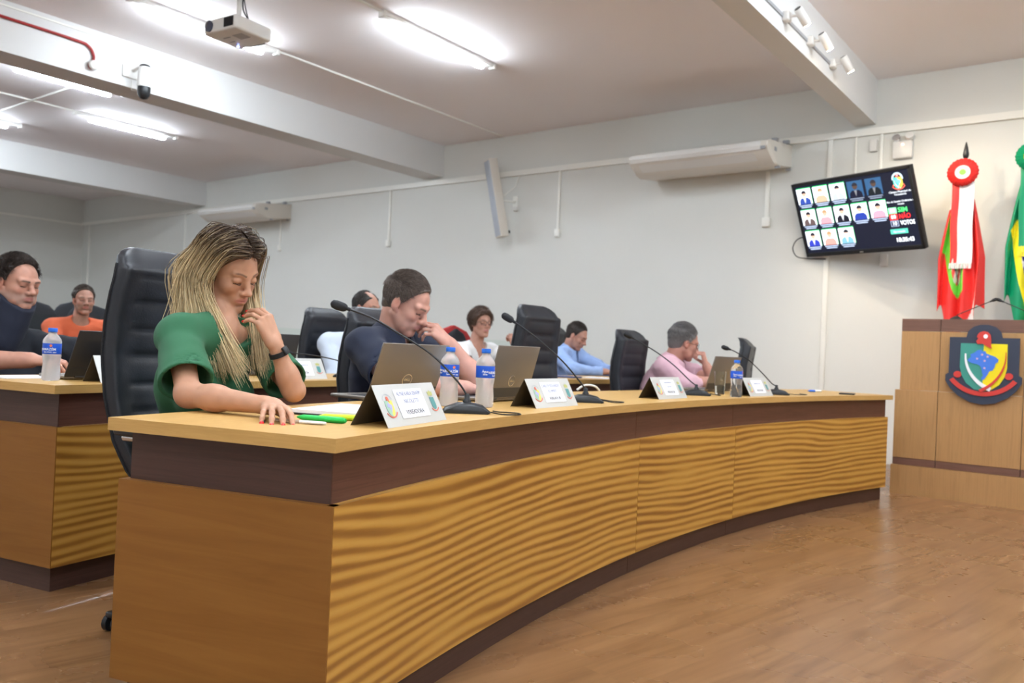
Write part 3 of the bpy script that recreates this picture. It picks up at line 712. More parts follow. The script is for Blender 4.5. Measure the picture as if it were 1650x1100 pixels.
bm = B(); tube(bm, [(0, 0, 0), (0, 0, -.40)], .018, 10); lathe(bm, [(.06, -.012), (.06, 0)], 16); box(bm, -.17, .17, -.012, .012, -.42, -.405, .002, Matrix.Rotation(.4, 4, 'Z')); box(bm, -.012, .012, -.13, .13, -.42, -.405, .002, Matrix.Rotation(.4, 4, 'Z')); bm_obj('ceiling_mount', bm, M['white_plastic'], pj, 40)
bm = B(); tube(bm, spline([(.02, .02, -.01), (.05, .0, -.15), (.01, .03, -.28), (.09, .05, -.40), (.05, .12, -.46)], 6), .006, 6); tube(bm, spline([(-.02, .02, -.01), (.03, .02, -.2), (.10, .0, -.33), (.04, .09, -.42)], 6), .005, 6); bm_obj('cables', bm, M['black_plastic'], pj, True)

# ------------------------------------------------------------------ security camera on the beam
sc = empty('security_camera', (-8.04, 4.18, 3.55), 0, 'white domed security camera with black eye on the big beam', 'camera')
boxo('wall_plate', (0, .02, -.10, .08, -.06, .06), M['white_plastic'], sc, .004)
bm = B(); tube(bm, [(.02, 0, .02), (.10, .02, .045), (.17, .03, .045), (.19, .03, .02)], [.022, .02, .022, .026], 12); bm_obj('arm', bm, M['white_plastic'], sc, True)
bm = B(); lathe(bm, [(.03, .04), (.052, .03), (.06, -.01), (.064, -.10), (.07, -.15), (.066, -.165)], 24, (.19, .03, 0)); bm_obj('housing', bm, M['white_plastic'], sc, True)
bm = B(); lathe(bm, [(.034, .055), (.05, .045), (.054, .03), (.052, .028)], 20, (.19, .03, 0)); bm_obj('top_cap', bm, M['black_plastic'], sc, True)
bm = B(); lathe(bm, [(.060, -.165), (.062, -.20), (.055, -.245), (.036, -.275), (.01, -.285)], 24, (.19, .03, 0)); bm_obj('dome', bm, M['black_plastic'], sc, True)
bm = B(); tube(bm, [(.006, -.02, .05), (.006, -.02, .30)], .004, 6); tube(bm, [(.006, .0, -.06), (.006, .0, -.17), (.05, .02, -.18)], .003, 6); bm_obj('cable', bm, M['trim'], sc)
# red pipe and detector on the same beam
bm = B(); tube(bm, spline([(-8.02, -3.9, 3.695), (-8.02, 0, 3.695), (-8.02, 2.9, 3.695), (-8.02, 3.60, 3.69), (-8.02, 3.74, 3.67), (-8.02, 3.79, 3.60), (-8.02, 3.79, 3.54)], 8), .014, 10)
tag(bm_obj('red_pipe', bm, M['red_paint'], None, True), 'red alarm pipe running along the big white beam', 'pipe')
e = empty('alarm_sounder', (-8.04, 3.785, 3.50), 0, 'round white alarm sounder at the end of the red pipe', 'alarm')
bm = B(); lathe(bm, [(.036, 0), (.036, .03)], 16); bmesh.ops.rotate(bm, cent=(0, 0, 0), matrix=Matrix.Rotation(PI/2, 3, 'Y'), verts=bm.verts); bm_obj('back_box', bm, M['red_paint'], e, True)
bm = B(); lathe(bm, [(.042, .03), (.046, .05), (.036, .066), (.01, .07)], 20); bmesh.ops.rotate(bm, cent=(0, 0, 0), matrix=Matrix.Rotation(PI/2, 3, 'Y'), verts=bm.verts); bm_obj('cover', bm, M['white_plastic'], e, True)
boxo('trim_16', (-8.04, -8.028, Y_F, 4.16, 3.795, 3.81), M['trim'])['kind'] = 'structure'

# ------------------------------------------------------------------ spotlight rail
rl = empty('spotlight_rail', (-2.18, 6.4, 3.53), 0, 'dark rail with three white spotlights on the cream beam', 'track light')
boxo('rail', (0, .012, -2.0, .84, -.012, .012), M['grey_plastic'], rl)
for q, yy in enumerate((-.35, .22, .82)):
    bm = B(); box(bm, .0, .05, yy-.04, yy+.04, -.035, .035, .01); tube(bm, [(.04, yy, .0), (.10, yy+.02, .0)], .01, 8); h_ = bm_obj('spot_mount', bm, M['white_plastic'], rl, True)
    bm = B(); lathe(bm, [(.03, -.07), (.033, -.065), (.033, .065), (.028, .07)], 18); mt = Matrix.Translation((.13, yy+.03, -.01)) @ Matrix.Rotation(math.radians(-24), 4, 'Y') @ Matrix.Rotation(math.radians(44-q*8), 4, 'X')
    bmesh.ops.transform(bm, matrix=mt, verts=bm.verts); bm_obj('spot_can', bm, M['white_plastic'], rl, True)
    bm = B(); lathe(bm, [(.024, .066), (.024, .073)], 16); bmesh.ops.transform(bm, matrix=mt, verts=bm.verts); bm_obj('spot_cap', bm, M['black_plastic'], rl)
    bm = B(); lathe(bm, [(.026, -.074), (.026, -.066)], 16); bmesh.ops.transform(bm, matrix=mt, verts=bm.verts); bm_obj('spot_bulb', bm, mat('warm bulb', (1, 1, 1), .5, emit=(1, .8, .55), estr=12), rl)
    ld = bpy.data.lights.new('spot_beam', 'SPOT'); ld.energy = 9; ld.color = (1, .80, .56); ld.spot_size = math.radians(110); ld.spot_blend = .8; ld.shadow_soft_size = .04
    lo = bpy.data.objects.new('spot_beam', ld); COL.objects.link(lo); lo.matrix_world = Matrix.Translation((-2.18, 6.4, 3.53)) @ mt @ Matrix.Translation((0, 0, -.09))
bm = B(); box(bm, -.1, .14, -.08, .12, -.06, 0, .01); tag(bm_obj('ceiling_speaker', bm, M['black_plastic'], None, True, loc=(-1.02, 5.62, Z_C)), 'black box corner on the ceiling at the top right picture edge', 'speaker')

# ------------------------------------------------------------------ glass barrier of the public gallery
gb = empty('glass_barrier', (-6.6, 2.2, 0), 0, 'low glass barrier between the councillors and the public seats', 'barrier')
bm = B(); box(bm, -.005, .005, 0, 6.5, .08, 1.085); bm_obj('glass_panel', bm, mat('barrier glass', (.90, .96, .93), .03, trans=1, ior=1.05), gb)
for q in range(5):
    boxo('post', (-.02, .02, q*1.62-.0, q*1.62+.03, 0, 1.0), M['steel'], gb)
boxo('bottom_rail', (-.02, .02, 0, 6.5, .05, .08), M['steel'], gb)
# ------------------------------------------------------------------ high-back office chairs (forward = local +x)
def interp(tab, z):
    for (z0, *a), (z1, *b) in zip(tab, tab[1:]):
        if z <= z1 or (z1, *b) == tab[-1]:
            t = max(0, min(1, (z-z0)/(z1-z0))); return [p+(q-p)*t for p, q in zip(a, b)]
BACK = [(.40, -.135, .15), (.44, -.16, .19), (.50, -.215, .215), (.60, -.275, .235), (.75, -.315, .25), (.90, -.335, .255), (1.02, -.33, .252), (1.12, -.315, .245), (1.19, -.305, .232), (1.235, -.325, .215), (1.262, -.345, .18), (1.275, -.362, .13)]
def back_bm(panel=False):
    bm = B(); n = 90; K = 40; rings = []
    for i in range(n+1):
        z = .40+(1.275-.40)*i/n
        x, w_ = interp(BACK, z); w_ *= .84; t = .048 if z > .48 else .048*max(.35, (z-.36)/.12)
        if z > 1.20: t *= max(.45, 1-(z-1.20)/.12)
        ring = []
        for k in range(K):
            a = 2*PI*k/K; c, s = math.cos(a), math.sin(a)
            yy = w_*math.copysign(abs(s)**.55, s); xx = t*math.copysign(abs(c)**.7, c)
            if c > 0:                                     # front: side bolsters and stitched ribs
                u = abs(yy)/w_
                xx += .030*max(0, (u-.62)/.38)**1.2*(1 if .5 < z < 1.2 else .5)
                if u < .66 and .52 < z < 1.17:
                    ph = ((z-.52)/.093) % 1; xx += .010*math.sin(PI*ph)**.5-.008
            ring.append(bm.verts.new((x+xx, yy, z)))
        rings.append(ring)
    for i in range(n):
        for k in range(K): bm.faces.new((rings[i][k], rings[i][(k+1) % K], rings[i+1][(k+1) % K], rings[i+1][k]))
    bm.faces.new(rings[0][::-1]); bm.faces.new(rings[-1]); bmesh.ops.recalc_face_normals(bm, faces=bm.faces[:])
    return bm
def make_chair():
    e = empty('office_chair')
    bm_obj('backrest', back_bm(), M['leather'], e, 55)
    for s in (-1, 1):
        bm = B(); pts = [(interp(BACK, z)[0]-.005, s*(interp(BACK, z)[1]*.84+.001), z) for z in [.46+.05*q for q in range(16)]]; tube(bm, pts, .005, 6)
        bm_obj('piping', bm, M['black_matte'], e, True)
    bm = B(); rings = []
    for t, zz, k in ((.0, .40, .82), (.2, .405, .95), (.5, .43, 1), (.8, .475, .98), (1, .49, .86)):
        ring = []
        for q in range(36):
            a = 2*PI*q/36; c, s = math.cos(a), math.sin(a)
            ring.append(bm.verts.new((.02+.25*k*math.copysign(abs(c)**.5, c), .25*k*math.copysign(abs(s)**.5, s), zz-(.02 if c > .5 and t > .5 else 0))))
        rings.append(ring)
    for i in range(4):
        for q in range(36): bm.faces.new((rings[i][q], rings[i][(q+1) % 36], rings[i+1][(q+1) % 36], rings[i+1][q]))
    bm.faces.new(rings[0][::-1]); bm.faces.new(rings[-1]); bm_obj('seat', bm, M['leather'], e, 60)
    for s in (-1, 1):
        ar = bpy.data.objects.new('armrest', None)
        bm = B(); box(bm, -.16, .14, s*.262-.035, s*.262+.035, .645, .675, .013, seg=3); ao = bm_obj('armrest', bm, M['black_plastic'], e, True)
        bm = B(); tube(bm, spline([(-.14, s*.262, .638), (.10, s*.262, .638), (.13, s*.264, .60), (.06, s*.262, .48), (.0, s*.25, .41), (0, s*.12, .395)], 6), .013, 8); bm_obj('arm_loop', bm, M['chrome'], ao, True)
    bm = B(); lathe(bm, [(.055, .395), (.055, .375), (.028, .36), (.028, .22), (.04, .2), (.045, .09), (.05, .075), (.05, .06)][::-1], 18); bm_obj('gas_column', bm, M['black_plastic'], e, True)
    for q in range(5):
        a = q*2*PI/5+.3; d = Vector((math.cos(a), math.sin(a), 0))
        bm = B(); tube(bm, [d*.03+Vector((0, 0, .105)), d*.16+Vector((0, 0, .10)), d*.29+Vector((0, 0, .075))], [.026, .022, .016], 10); leg = bm_obj('base_leg', bm, M['chrome'], e, True)
        bm = B(); mt = Matrix.Translation(d*.30+Vector((0, 0, .027))) @ Matrix.Rotation(a+.8, 4, 'Z') @ Matrix.Rotation(PI/2, 4, 'X')
        for s in (-.018, .018): lathe(bm, [(.01, s-.008), (.027, s-.008), (.027, s+.008), (.01, s+.008)], 14)
        bmesh.ops.transform(bm, matrix=mt, verts=bm.verts); box(bm, d.x*.3-.02, d.x*.3+.02, d.y*.3-.02, d.y*.3+.02, .045, .066, .006); bm_obj('caster', bm, M['black_plastic'], leg, True)
    return e
chair0 = make_chair(); used = [False]
def chair(x, y, rz, label, sz=1., group=None):
    c = chair0 if not used[0] else copy_tree(chair0); used[0] = True
    c.location = (x, y, 0); c.rotation_euler = (0, 0, rz); c.scale = (1, 1, sz)
    return tag(c, label, 'chair', group)
OG = 'black leather office chairs of the councillors'
chair(-2.50, 1.665, .16, 'tall black leather office chair behind the woman in green, largest in view', group=OG)
chair(-2.55, 2.74, .05, 'black leather office chair behind the man in the navy polo', .895, group=OG)
chair(-2.76, 4.30, -.02, 'tall empty black leather office chair between the navy polo and the pink shirt', .99, group=OG)
chair(-2.66, 5.36, .02, 'black leather office chair left of the man in the pink shirt', .905, group=OG)
chair(-2.36, 6.90, .25, 'empty black leather office chair seen edge-on at the far end of the front row', .905, group=OG)
chair(-4.46, 4.03, .05, 'black leather office chair behind the balding man with glasses', .955, group=OG)
chair(-4.16, 6.60, .1, 'black leather office chair behind the man in the light blue shirt', .955, group=OG)
chair(-4.36, 1.62, .05, 'black leather office chair under the man in the neck brace', .8, group=OG)

# red chair
rc = empty('red_chair', (-4.46, 5.42, 0), -.05, 'red fabric chair with a black inner pad behind the woman in white', 'chair')
def round_back(w, z0, z1, x, t, lean=.06, K=32, n=14):
    bm = B(); rings = []
    for i in range(n+1):
        u = i/n; z = z0+(z1-z0)*u; k = (1-abs(2*u-1)**3.2)**.5*.94+.06 if u > .5 else (1-.25*(1-2*u)**2)
        ring = []
        for q in range(K):
            a = 2*PI*q/K; c, s = math.cos(a), math.sin(a)
            ring.append(bm.verts.new((x-lean*u+t*math.copysign(abs(c)**.7, c)*(.5+.5*k), w*k*math.copysign(abs(s)**.6, s), z)))
        rings.append(ring)
    for i in range(n):
        for q in range(K): bm.faces.new((rings[i][q], rings[i][(q+1) % K], rings[i+1][(q+1) % K], rings[i+1][q]))
    bm.faces.new(rings[0][::-1]); bm.faces.new(rings[-1]); bmesh.ops.recalc_face_normals(bm, faces=bm.faces[:]); return bm
M['red_fabric'] = mat('red chair fabric', (.42, .03, .03), .8, bump=.1); M['dark_fabric'] = mat('charcoal seat fabric', (.022, .024, .03), .75, bump=.1)
bm_obj('backrest', round_back(.25, .5, 1.16, -.25, .035), M['red_fabric'], rc, 60)
bm_obj('back_pad', round_back(.135, .58, 1.13, -.215, .03), M['dark_fabric'], rc, 60)
boxo('seat', (-.22, .24, -.24, .24, .40, .47), M['red_fabric'], rc, .03)
bm = B(); tube(bm, [(0, 0, .4), (0, 0, .08)], .03, 12); bm_obj('column', bm, M['black_plastic'], rc, True)
for q in range(5):
    a = q*2*PI/5; bm = B(); tube(bm, [(0, 0, .09), (.28*math.cos(a), .28*math.sin(a), .03)], [.03, .02], 8); bm_obj('base_leg', bm, M['black_plastic'], rc, True)

# public gallery seats on a raised step
struct('gallery_step', (X_L, -8.55, -2.0, 6.0, 0, .22), M['kick'], 'low dark step carrying the public seats')
def make_seat():
    e = empty('public_seat'); bm_obj('backrest', round_back(.25, .42, 1.0, -.22, .03), M['dark_fabric'], e, 60)
    boxo('seat', (-.22, .22, -.24, .24, .38, .45), M['dark_fabric'], e, .03)
    for sx in (-.18, .18):
        for sy in (-.2, .2):
            bm = B(); tube(bm, [(sx, sy, .39), (sx*1.1, sy*1.1, 0)], .012, 8); bm_obj('leg', bm, M['black_plastic'], e, True)
    return e
seat0 = make_seat(); fs = [True]
def pseat(x, y, z, label, sc_=1.):
    s = seat0 if fs[0] else copy_tree(seat0); fs[0] = False
    s.location = (x, y, z); s.scale = (1, 1, sc_); s.rotation_euler = (0, 0, -.1); tag(s, label, 'seat', 'dark public seats in the gallery')
for n_, (x, y, z, s_, lb) in enumerate([(-9.0, 3.25, .22, 1.06, 'dark public seat left of the man in orange, front row'), (-9.0, 3.85, .22, 1.05, 'dark public seat just left of the head of the man in orange'), (-9.0, 4.45, .22, 1.05, 'dark public seat right of the head of the man in orange'),
        (-9.9, 3.5, .22, 1.11, 'dark public seat in the back row, leftmost seen'), (-9.9, 4.1, .22, 1.11, 'dark public seat in the back row behind the head of the man in orange'), (-9.9, 4.7, .22, 1.1, 'dark public seat in the back row beside the tall office chair'),
        (-7.46, 5.62, 0, 1.09, 'dark public seat seen beside the wrist of the woman in green'), (-7.05, 6.25, 0, 1.05, 'dark public seat seen left of the chair of the balding man'), (-7.2, 3.35, 0, .95, 'dark public seat under the man in orange')]):
    pseat(x, y, z, lb, s_)

# ------------------------------------------------------------------ desk things
D1 = .7602
def nameplate(x, y, z, rz, L_, lines, label, seed=0, full=True):
    e = empty('nameplate', (x, y, z), rz, label, 'nameplate', 'folded metal nameplates')
    h, d, t = .105, .055, .0015
    sl = math.hypot(h, d)
    bm = B(); prism(bm, [(d, 0), (d+t, 0), (t*.5, h+t), (-t*.2, h)], 1, -L_/2, L_/2); bm_obj('front_sheet', bm, M['plate'], e)
    bm = B(); prism(bm, [(-d, 0), (-d-t, 0), (-t*.5, h+t), (t*.2, h)], 1, -L_/2, L_/2); bm_obj('back_sheet', bm, M['steel_inside'], e)
    # frame on the front slope: u along +y, v up the slope
    nrm = Vector((h, 0, d)).normalized(); up = Vector((-d, 0, h)).normalized()
    mt = Matrix.Translation(Vector((d/2, 0, h/2))+nrm*.0022) @ Matrix((Vector((0, 1, 0)), up, nrm)).transposed().to_4x4()
    def card(name, u0, u1, v0, v1, tt, m_):
        bm = B(); box(bm, u0, u1, v0, v1, 0, tt, 0, mt); return bm_obj(name, bm, m_, e)
    card('name_card', -L_*.23, L_*.24, -.040, .044, .001, M['paper'])
    for (s, v, sz, m_, fw) in lines:
        if s is None:      # a line of print too small to read in the photograph
            bm = B(); rq = random.Random(int(v*9999)); u = -sz/2
            while u < sz/2:
                wq = rq.uniform(.0012, .0022)
                if rq.random() > .14: box(bm, u, u+wq*.55, v-.003, v+.003, .0011, .0014, 0, mt)
                u += wq*1.5
            bm_obj('name_print', bm, m_, e); continue
        text_obj('name_text', s, sz, m_, e, mt @ Matrix.Translation((.002, v, .0012)), .0002, 0, fw)
    def cp(cx_, sc_, yoff):
        def mk(n2, pts, lay, m_):
            bm = B(); prism(bm, [(cx_+p[0]*sc_, yoff+p[1]*sc_) for p in pts], 2, 0, .0003*lay); bmesh.ops.transform(bm, matrix=mt, verts=bm.verts); return bm_obj(n2, bm, m_, e)
        return mk
    mk = cp(-L_*.36, .115, .0)
    mk('emblem_halo', arc_band((0, .05), .235, 0, 25, 155, .015, .015), 1, P_GRY)
    mk('emblem_left', shL, 1, P_GRN); mk('emblem_right', shR, 1, P_YEL); mk('emblem_map', BR, 2, P_LIL); mk('emblem_cap', cap, 3, P_RED); mk('emblem_ribbon', arc_band((0, .0), .287, 0, 217, 323, .03, .03), 2, P_RED)
    mk2 = cp(L_*.375, .1, .0)
    mk2('seal_shield', [(-.13, .14), (.13, .14), (.13, -.13), (.09, -.2), (0, -.24), (-.09, -.2), (-.13, -.13)], 1, P_TEA); mk2('seal_crown', [(-.13, .19), (.13, .19), (.15, .32), (.08, .30), (0, .36), (-.08, .30), (-.15, .32)], 1, P_OLV); mk2('seal_ribbon', arc_band((0, .02), .30, 0, 225, 315, .03, .03), 2, P_RED)
    return e
M['plate'] = mat('pale brushed nameplate metal', (.62, .62, .60), .42, metal=.35)
P_GRN = mat('printed pale green', (.35, .55, .42), .5); P_YEL = mat('printed yellow', (.82, .68, .12), .5); P_LIL = mat('printed lilac', (.42, .42, .75), .5); P_RED = mat('printed red', (.72, .16, .10), .5)
P_TEA = mat('printed teal', (.10, .30, .30), .5); P_OLV = mat('printed olive', (.50, .50, .18), .5); P_GRY = mat('printed grey', (.5, .52, .55), .5)
K_, KB = M['ink'], M['ink_blue']
nameplate(-1.617, 1.645, D1, .285, .345, [('ALYNE KARLA SERAFIM', .030, .0165, KB, .135), ('NICOLETTI', .008, .0165, KB, None), ('VEREADORA', -.024, .018, K_, None)], 'metal tent nameplate reading VEREADORA, nearest the camera beside the green pens')
nameplate(-1.835, 2.655, D1, .10, .34, [('CARLOS EDUARDO', .028, .0165, KB, None), ('SCHMIDT', .006, .0165, KB, None), ('VEREADOR', -.024, .018, K_, None)], 'metal tent nameplate reading VEREADOR, in front of the second laptop')
nameplate(-1.925, 3.84, D1, .03, .34, [('VEREADOR', -.024, .018, K_, None), (None, .028, .09, KB, None), (None, .006, .05, KB, None)], 'metal tent nameplate on the front row below the man in the pink shirt')
nameplate(-1.84, 4.85, D1, -.05, .33, [('VEREADOR', -.024, .018, K_, None), (None, .02, .09, KB, None)], 'metal tent nameplate farthest along the front row, right of the clear water bottle')
nameplate(-3.345, 1.79, Z2+.0002, .16, .34, [('VEREADOR', -.024, .018, K_, None)], 'metal tent nameplate on the rear row beside the misty bottle at the left')
nameplate(-3.51, 2.78, Z2+.0002, .10, .34, [(None, .02, .11, KB, None), ('VEREADOR', -.024, .018, K_, None)], 'metal tent nameplate on the rear row right of the green woman\'s elbow')
nameplate(-3.42, 4.58, Z2+.0002, .0, .33, [('VEREADORA', -.024, .018, K_, None)], 'metal tent nameplate on the rear row below the woman in white')

def laptop(x, y, z, rz, lean, label, badge=True, dark=False):
    e = empty('laptop', (x, y, z), rz, label, 'laptop', 'open laptops'); W_, Hh = .325, .222
    bm = B(); box(bm, -.225, .0, -W_/2, W_/2, .004, .017, .004); bm_obj('base', bm, M['laptop'], e, True)
    boxo('keyboard', (-.15, -.025, -W_*.42, W_*.42, .0168, .0180), M['laptop_dark'], e)
    boxo('touchpad', (-.215, -.155, -.05, .05, .0168, .0176), M['laptop'], e)
    mt = Matrix.Translation((.002, 0, .014)) @ Matrix.Rotation(lean, 4, 'Y')     # lid stands along local z
    bm = B(); box(bm, -.003, .003, -W_/2, W_/2, .0, Hh, .0025, mt); lid = bm_obj('lid', bm, M['laptop_dark'] if dark else M['laptop'], e, True)
    bm = B(); box(bm, -.0042, -.0028, -W_/2+.008, W_/2-.008, .014, Hh-.008, 0, mt); bm_obj('screen', bm, M['screen'], lid)
    bm = B(); box(bm, .0024, .0036, -W_/2+.004, W_/2-.004, .006, .046, 0, mt); bm_obj('hinge_strip', bm, M['laptop_dark'], lid)
    if badge:
        bm = B(); lathe(bm, [(.0215, 0), (.0235, .0004), (.0235, .001), (.0215, .0012), (.0215, .0)], 28, cap=False); bmesh.ops.transform(bm, matrix=mt @ Matrix.Translation((.003, 0, .075)) @ Matrix.Rotation(PI/2, 4, 'Y'), verts=bm.verts); bm_obj('badge_ring', bm, M['chrome'], lid)
        text_obj('badge_text', 'DELL', .013, M['chrome'], lid, mt @ Matrix.Translation((.0033, 0, .075)) @ Matrix(((0, 0, 1, 0), (1, 0, 0, 0), (0, 1, 0, 0), (0, 0, 0, 1))), .0004, .0002)
    for s in (-.1, .1):
        bm = B(); tube(bm, [(.001, s-.02, .014), (.001, s+.02, .014)], .006, 8); bm_obj('hinge', bm, M['laptop_dark'], e)
    return e
laptop(-2.235, 2.262, D1, -.10, .40, 'open taupe laptop behind the nearest nameplate, round badge on its lid')
laptop(-2.065, 2.70, D1, .10, .26, 'open taupe laptop behind the second nameplate, left of the empty chair')
laptop(-2.12, 4.98, D1, -.12, .30, 'open laptop at the far end of the front row behind the clear bottle')
laptop(-3.47, 1.745, Z2+.0002, .0, .55, 'open dark laptop on the rear row in front of the man in orange', False, True)
laptop(-3.80, 2.82, Z2+.0002, .0, .2, 'open dark laptop on the rear row beside the raised forearm of the woman in green', True, True)

def bottle(x, y, z, label, frost=True, sc_=1., rz=0., txt=True):
    e = empty('water_bottle', (x, y, z), rz, label, 'bottle', 'plastic water bottles with blue labels'); e.scale = (sc_,)*3
    pr = [(.026, .0), (.032, .003), (.034, .012), (.0335, .04), (.031, .07), (.0315, .082), (.0345, .098), (.0345, .104), (.034, .106), (.034, .151), (.0345, .153), (.0345, .158), (.032, .167), (.024, .179), (.016, .188), (.0135, .193), (.0135, .199)]
    bm = B(); lathe(bm, pr, 32); bm_obj('bottle_body', bm, M['pet_frost'] if frost else M['pet_clear'], e, 40)
    bm = B(); lathe(bm, [(.0345, .107), (.0348, .108), (.0348, .149), (.0345, .150)], 32, cap=False); lb = bm_obj('label_band', bm, M['blue_label'], e, True)
    if txt:
        def wrap(me, ang, zc_, r_=.0351):
            for v in me.vertices:
                a = ang+v.co.x/r_; rr = r_+v.co.z; v.co = Vector((rr*math.cos(a), rr*math.sin(a), zc_+v.co.y))
        for s, sz, ang, zc_, m_ in (('ARMAZÉM', .0135, 0, .126, M['white_ink']), ('Água mineral', .006, 0, .1155, M['white_ink']), ('Água', .012, -1.25, .130, M['white_ink']), ('leve', .010, -1.25, .120, M['white_ink']), ('500ml', .005, .75, .114, M['white_ink'])):
            me = text_mesh(s, sz, .0002, bold=.0002); bmq = B(); bmq.from_mesh(me); bmesh.ops.subdivide_edges(bmq, edges=bmq.edges[:], cuts=1); bmq.to_mesh(me); bmq.free(); wrap(me, ang, zc_); link('label_text', me, m_, lb)
        bm = B(); prism(bm, [(.0052*math.cos(q*PI/5)*(1.25 if q % 2 else .8), .0052*math.sin(q*PI/5)*(1.25 if q % 2 else .8)) for q in range(10)], 2, 0, .0004); me = bpy.data.meshes.new('flame'); bm.to_mesh(me); bm.free(); wrap(me, .35, .141, .0351); link('label_flame', me, M['orange_ink'], lb)
    bm = B(); lathe(bm, [(.0165, .196), (.0172, .198), (.0172, .210), (.0160, .2125)], 28); bm_obj('cap', bm, M['blue_cap'], e, 40)
    bm = B(); lathe(bm, [(.0145, .191), (.0165, .1915), (.0165, .1945), (.0145, .195)], 28); bm_obj('neck_ring', bm, M['pet_clear'], e, 40)
    return e
bottle(-1.985, 2.255, D1, 'misty water bottle reading ARMAZÉM, left one of the pair by the nearest microphone', True, 1.0, -.75)
bottle(-1.892, 2.345, D1, 'misty water bottle, right one of the pair by the nearest microphone', True, 1.0, .35)
bottle(-1.80, 4.48, D1, 'clear water bottle on the front row between the drinking glass and the farthest nameplate', False, .98, -.2)
bottle(-3.43, 1.515, Z2+.0002, 'misty water bottle on the rear row in front of the man in the neck brace', True, .98, -.9)

# microphones
gooseneck_mic('desk_microphone', (-1.755, 2.085, D1), -.75, 'black desk microphone between the nearest nameplate and the water bottles', 'gooseneck desk microphones', None or [Vector(p) for p in [(0, 0, .055), (-.005, -.0, .085)]], 'wedge') if False else None
def dmic(base, pts, label, rz, head=.018, hl=.05):
    b = Vector((base[0], base[1], 0)); R_ = Matrix.Rotation(-rz, 3, 'Z')
    path = [Vector((0, 0, .055))]+[R_ @ (Vector(p)-Vector(base)) for p in pts]
    return gooseneck_mic('desk_microphone', base, rz, label, 'gooseneck desk microphones', path, 'wedge', head, hl)
dmic((-1.755, 2.085, D1), [(-1.785, 2.07, .86), (-1.87, 2.03, .945), (-1.984, 1.99, 1.01), (-2.07, 1.944, 1.06), (-2.142, 1.885, 1.090)], 'black desk microphone between the nearest nameplate and the water bottles', .75)
dmic((-1.90, 3.05, D1), [(-1.925, 3.035, .85), (-1.99, 2.99, .935), (-2.08, 2.93, 1.024), (-2.145, 2.885, 1.078), (-2.175, 2.862, 1.10)], 'black desk microphone right of the second nameplate', .65)
dmic((-1.985, 4.36, D1), [(-2.02, 4.35, .84), (-2.10, 4.31, .92), (-2.19, 4.27, .99), (-2.30, 4.21, 1.06), (-2.325, 4.195, 1.075)], 'black desk microphone in front of the man in the pink shirt', .6, .017, .045)
dmic((-1.82, 5.19, D1), [(-1.84, 5.16, .83), (-1.87, 5.07, .892), (-1.93, 4.99, .97), (-1.99, 4.91, 1.02), (-2.02, 4.872, 1.035)], 'black desk microphone at the far end of the front row', .5, .016, .045)
dmic((-3.60, 3.22, Z2+.0002), [(-3.60, 3.19, .85), (-3.60, 3.10, .875), (-3.65, 2.98, .895), (-3.72, 2.90, .90)], 'black desk microphone bent low on the rear row behind the second laptop lid', .4)
# cable loops of the front microphones
def cable(pts, label, r=.0022, m_=None, name='microphone_cable', cat='cable'):
    bm = B(); tube(bm, spline(pts, 8), r, 6); return tag(bm_obj(name, bm, m_ or M['black_plastic'], None, True), label, cat)
cable([(-1.665, 2.10, D1+.008), (-1.63, 2.12, D1+.003), (-1.60, 2.17, D1+.003), (-1.64, 2.21, D1+.003), (-1.70, 2.19, D1+.003), (-1.735, 2.20, D1+.003)], 'short black cable loop beside the nearest desk microphone')
cable([(-1.85, 3.09, D1+.012), (-1.80, 3.13, D1+.003), (-1.80, 3.21, D1+.003), (-1.87, 3.22, D1+.003), (-1.88, 3.14, D1+.012)], 'short black cable loop beside the microphone right of the second nameplate')
cable([(-1.93, 4.42, D1+.012), (-1.89, 4.47, D1+.003), (-1.93, 4.55, D1+.003), (-2.00, 4.55, D1+.003)], 'short black cable in front of the man in the pink shirt')
cable([(-1.77, 5.24, D1+.01), (-1.75, 5.33, D1+.003), (-1.70, 5.42, D1+.003), (-1.78, 5.52, D1+.003)], 'short black cable beside the farthest desk microphone')
cable([(-2.50, 3.92, D1+.003), (-2.47, 3.95, D1+.03), (-2.43, 3.99, D1+.028), (-2.42, 4.03, D1+.003)], 'white cable arching off the worktop behind the second nameplate', .006, M['white_plastic'], 'white_cable')

# papers, folder, pens by the woman in green
fo = empty('clipboard', (-1.90, 1.70, D1), .30, 'dark clipboard with white papers on it beside the hand of the woman in green', 'clipboard')
bm = B(); box(bm, -.11, .11, -.155, .155, 0, .006, .002); bm_obj('board', bm, M['black_plastic'], fo, True)
tag(boxo('paper_stack', (-.105, .105, -.15, .15, .0062, .016), M['paper'], None, loc=(-1.90, 1.70, D1), rotz=.34), 'stack of white papers on the dark clipboard', 'paper')
def pen(x, y, rz, m1, m2, label, r=.006, L_=.135, name='pen', z=D1, cat='pen'):
    e = empty(name, (x, y, z+r), rz, label, cat)
    bm = B(); lathe(bm, [(r*.3, -L_/2), (r*.8, -L_/2+.012), (r, -L_/2+.02), (r, .01), (r*.9, .012)], 12); bmesh.ops.rotate(bm, cent=(0, 0, 0), matrix=Matrix.Rotation(PI/2, 3, 'Y'), verts=bm.verts); bm_obj('barrel', bm, m1, e, True)
    bm = B(); lathe(bm, [(r*1.02, .0), (r*1.08, .004), (r*1.05, L_/2-.01), (r*.7, L_/2)], 12); box(bm, -.0012, .0012, r, r+.003, .015, L_/2-.004); bmesh.ops.rotate(bm, cent=(0, 0, 0), matrix=Matrix.Rotation(PI/2, 3, 'Y') @ Matrix.Rotation(PI, 3, 'Z'), verts=bm.verts); bm_obj('cap', bm, m2, e, True)
    return e
